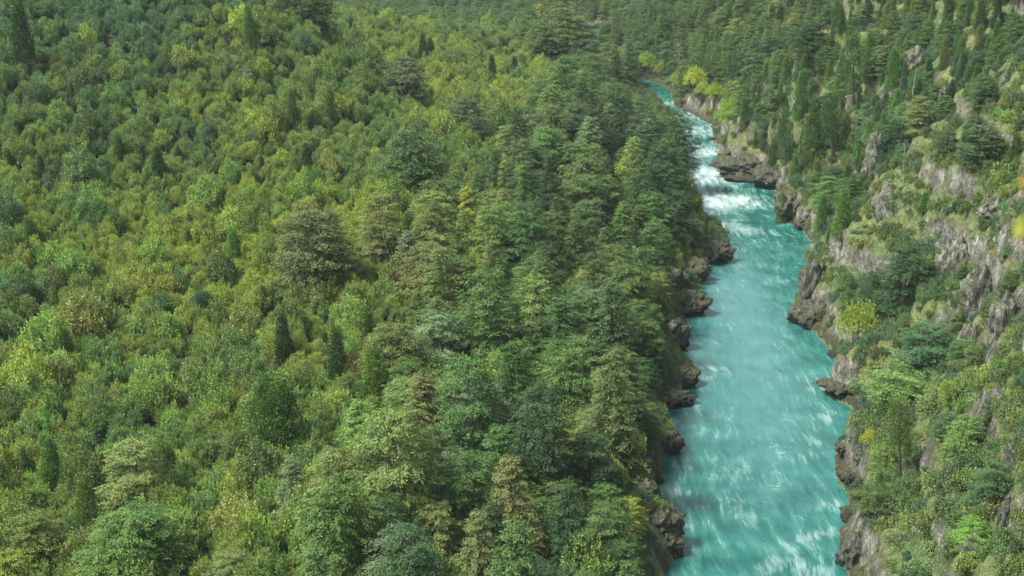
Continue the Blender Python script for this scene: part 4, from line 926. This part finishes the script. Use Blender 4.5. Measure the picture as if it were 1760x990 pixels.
for a in [(1228,432,62,40,'dark mossy rock head of the promontory halfway up the left bank'),(1190,462,60,44,'dark rock shoulder just below the mossy promontory head, left bank'),(1182,520,62,44,'blunt brown rock headland above the white wave streak, left bank'),(1150,478,50,40,'shaded rock ledge behind the blunt brown headland, left bank'),
          (1160,575,48,60,'steep dark rock under shrubs in the left bank inlet'),(1172,645,56,36,'rock point with white water wrapping it, middle left bank'),(1160,682,62,34,'low rock snout below the rock point with white water, left bank'),(1148,760,52,56,'rounded grey-brown rock knob on the lower left bank'),
          (1128,824,20,14,'small isolated rock at the foot of the lower left bank'),(1112,845,34,40,'dark rock below overhanging leaves near the lower left bank'),(1140,900,66,60,'ochre rock bluff of the lowest left promontory'),(1152,940,46,50,'dark rock tip of the lowest left promontory'),
          (1446,664,66,24,'flat dark rock tongue below the large yellow willow'),(1466,890,44,50,'moss-covered boulder at the lower right waterline'),(1475,950,60,80,'grey rock bluff in the bottom right by the water'),(1396,548,70,60,'dark rock foot of the wall on the right bank'),(1400,500,50,110,'streaked grey rock wall rising from the right bank'),
          (1292,290,102,50,'long grey rock spur reaching into the rapids, right bank'),(1330,308,62,50,'broken landward end of the long grey spur'),(1358,352,56,60,'blocky brown rock headland beyond the long grey spur'),(1386,385,34,30,'small rock steps below the blocky brown headland'),(1222,240,12,7,'little rock in the rapids beside the big round willow'),
          (1252,268,34,22,'dark rock under the big round willow'),(1456,770,40,34,'dark bank rock below the yellowish bushy willow'),(1460,820,36,30,'grey rock ledge at the water under the small bright willow'),(1440,610,36,22,'dark rock at the water under the large yellow willow')]: outcrop(*a)
for a in [(1506,292,46,120,'pale upright rock face with a white edge on the right slope'),(1522,360,44,70,'pale broken crag below the white-edged rock face'),(1578,110,46,60,'grey crag high on the right slope'),(1610,95,30,60,'narrow crag right of the highest grey one'),(1560,225,40,30,'small pale crag at the ridge line on the right slope'),
          (1470,180,34,50,'crag behind the old cypress on the right slope'),(1542,165,50,26,'slanting crag above the pale ridge on the right'),(1640,470,60,110,'fractured grey crag on the near cliff'),(1690,520,74,150,'tall weathered grey buttress of the near cliff'),(1735,560,60,110,'pale buttress by the right edge of the picture'),(1670,600,44,110,'vertical rock rib above the large bluish beech'),
          (1748,270,26,70,'rock pillar cut by the right edge, upper cliff'),(1712,360,50,50,'grey ledge on the cliff below the bluish clinging beech'),(1640,160,40,30,'crag beside the pale ridge top'),(1735,430,40,90,'grey rock slab near the right edge'),(1680,955,50,80,'grey outcrop at the bottom edge on the right slope'),(1740,900,50,130,'tan eroded rock bank in the bottom right corner'),
          (1700,860,40,40,'grey crag above the tan eroded bank'),(1590,760,26,20,'pale stone on the open lower slope'),(1608,840,30,22,'whitish stone lower on the open slope'),(1555,930,40,34,'rounded outcrop near the bottom of the right slope'),(1480,790,24,14,'pale jumbled boulder near the small bright willow'),(1500,778,20,14,'smaller pale boulder beside the jumbled one'),(1515,320,24,30,'stub of pale rock under the white-edged face')]:
    outcrop(*a, pal=ROCKS_PALE, deep=.55, group='crags on the right slope')
for a in [(930,22,60,24,'rusty rock slide at the head of the valley'),(955,30,40,20,'lower block of the rusty rock slide'),(932,34,16,9,'smooth grey boulder below the rusty rock slide'),(1030,48,30,16,'pinkish rock bank at the distant whitewater'),(1075,20,24,20,'rusty crag among the distant trees')]: outcrop(*a, pal=ROCKS_RED, group='rocks at the valley head')

# ------------------------------------------------------------------ a twig with autumn leaves beside the camera
def near_twig():
    o = bpy.data.objects.new('leafy_twig', None); COL.objects.link(o); d = ray(1766, 352)
    o.location = Vector(d*2.2)+Vector((0, 0, H_CAM)); o['label'] = 'blurred orange and yellow leaves at the right edge of the picture'; o['category'] = 'twig'
    m1, t1, o1 = nt('autumn_leaf'); p = N(t1, 'BsdfPrincipled', Roughness=.6); oi = t1.nodes.new('ShaderNodeObjectInfo'); L(t1, oi.outputs['Color'], p.inputs['Base Color']); L(t1, p.outputs[0], o1.inputs['Surface'])
    v, f = tube([np.array([.30, .05, -.10]), np.array([.12, .02, .0]), np.array([.03, 0, .03]), np.array([.02, 0, .05])], [.004, .003, .002, .001], 6)
    link('stem', mesh_from('stem', v, f, mats=[M_BARK]), o)
    for (cx, cz_, col_, l) in ((.004, .048, (.62, .36, .08), .026), (.006, -.028, (.60, .62, .10), .030), (.045, .01, (.55, .5, .1), .03)):
        k = 14; a = np.linspace(0, TAU, k, endpoint=False); V = [(0, -.004, 0)]+[(math.cos(q)*l*.55*(1+.0*q), 0.002*math.cos(3*q), math.sin(q)*l) for q in a]
        me_ = mesh_from('leaf', V, None, [(0, 1+j, 1+(j+1) % k) for j in range(k)], mats=[m1]); lf_ = link('leaf', me_, o); lf_.location = (cx, 0, cz_); lf_.rotation_euler = (0, .9, .3); lf_.color = (*col_, 1)
near_twig()

# ------------------------------------------------------------------ the air of the valley
bmh = bmesh.new(); bmesh.ops.create_cube(bmh, size=1.0); mh = bpy.data.meshes.new('haze'); bmh.to_mesh(mh); bmh.free()
zmin, zmax = float(GZ.min())-1, max(float(GZ.max()), 110)+20
ho = link('haze', mh, kind='stuff', label='thin blue haze filling the valley'); ho.scale = (9400, 6600, zmax-zmin); ho.location = (0, 2150, (zmin+zmax)/2)
m_, t_, o_ = nt('valley_air'); pv = t_.nodes.new('ShaderNodeVolumePrincipled'); pv.inputs['Density'].default_value = 0.00006; pv.inputs['Color'].default_value = (.72, .86, .95, 1)
L(t_, pv.outputs[0], o_.inputs['Volume']); mh.materials.append(m_)
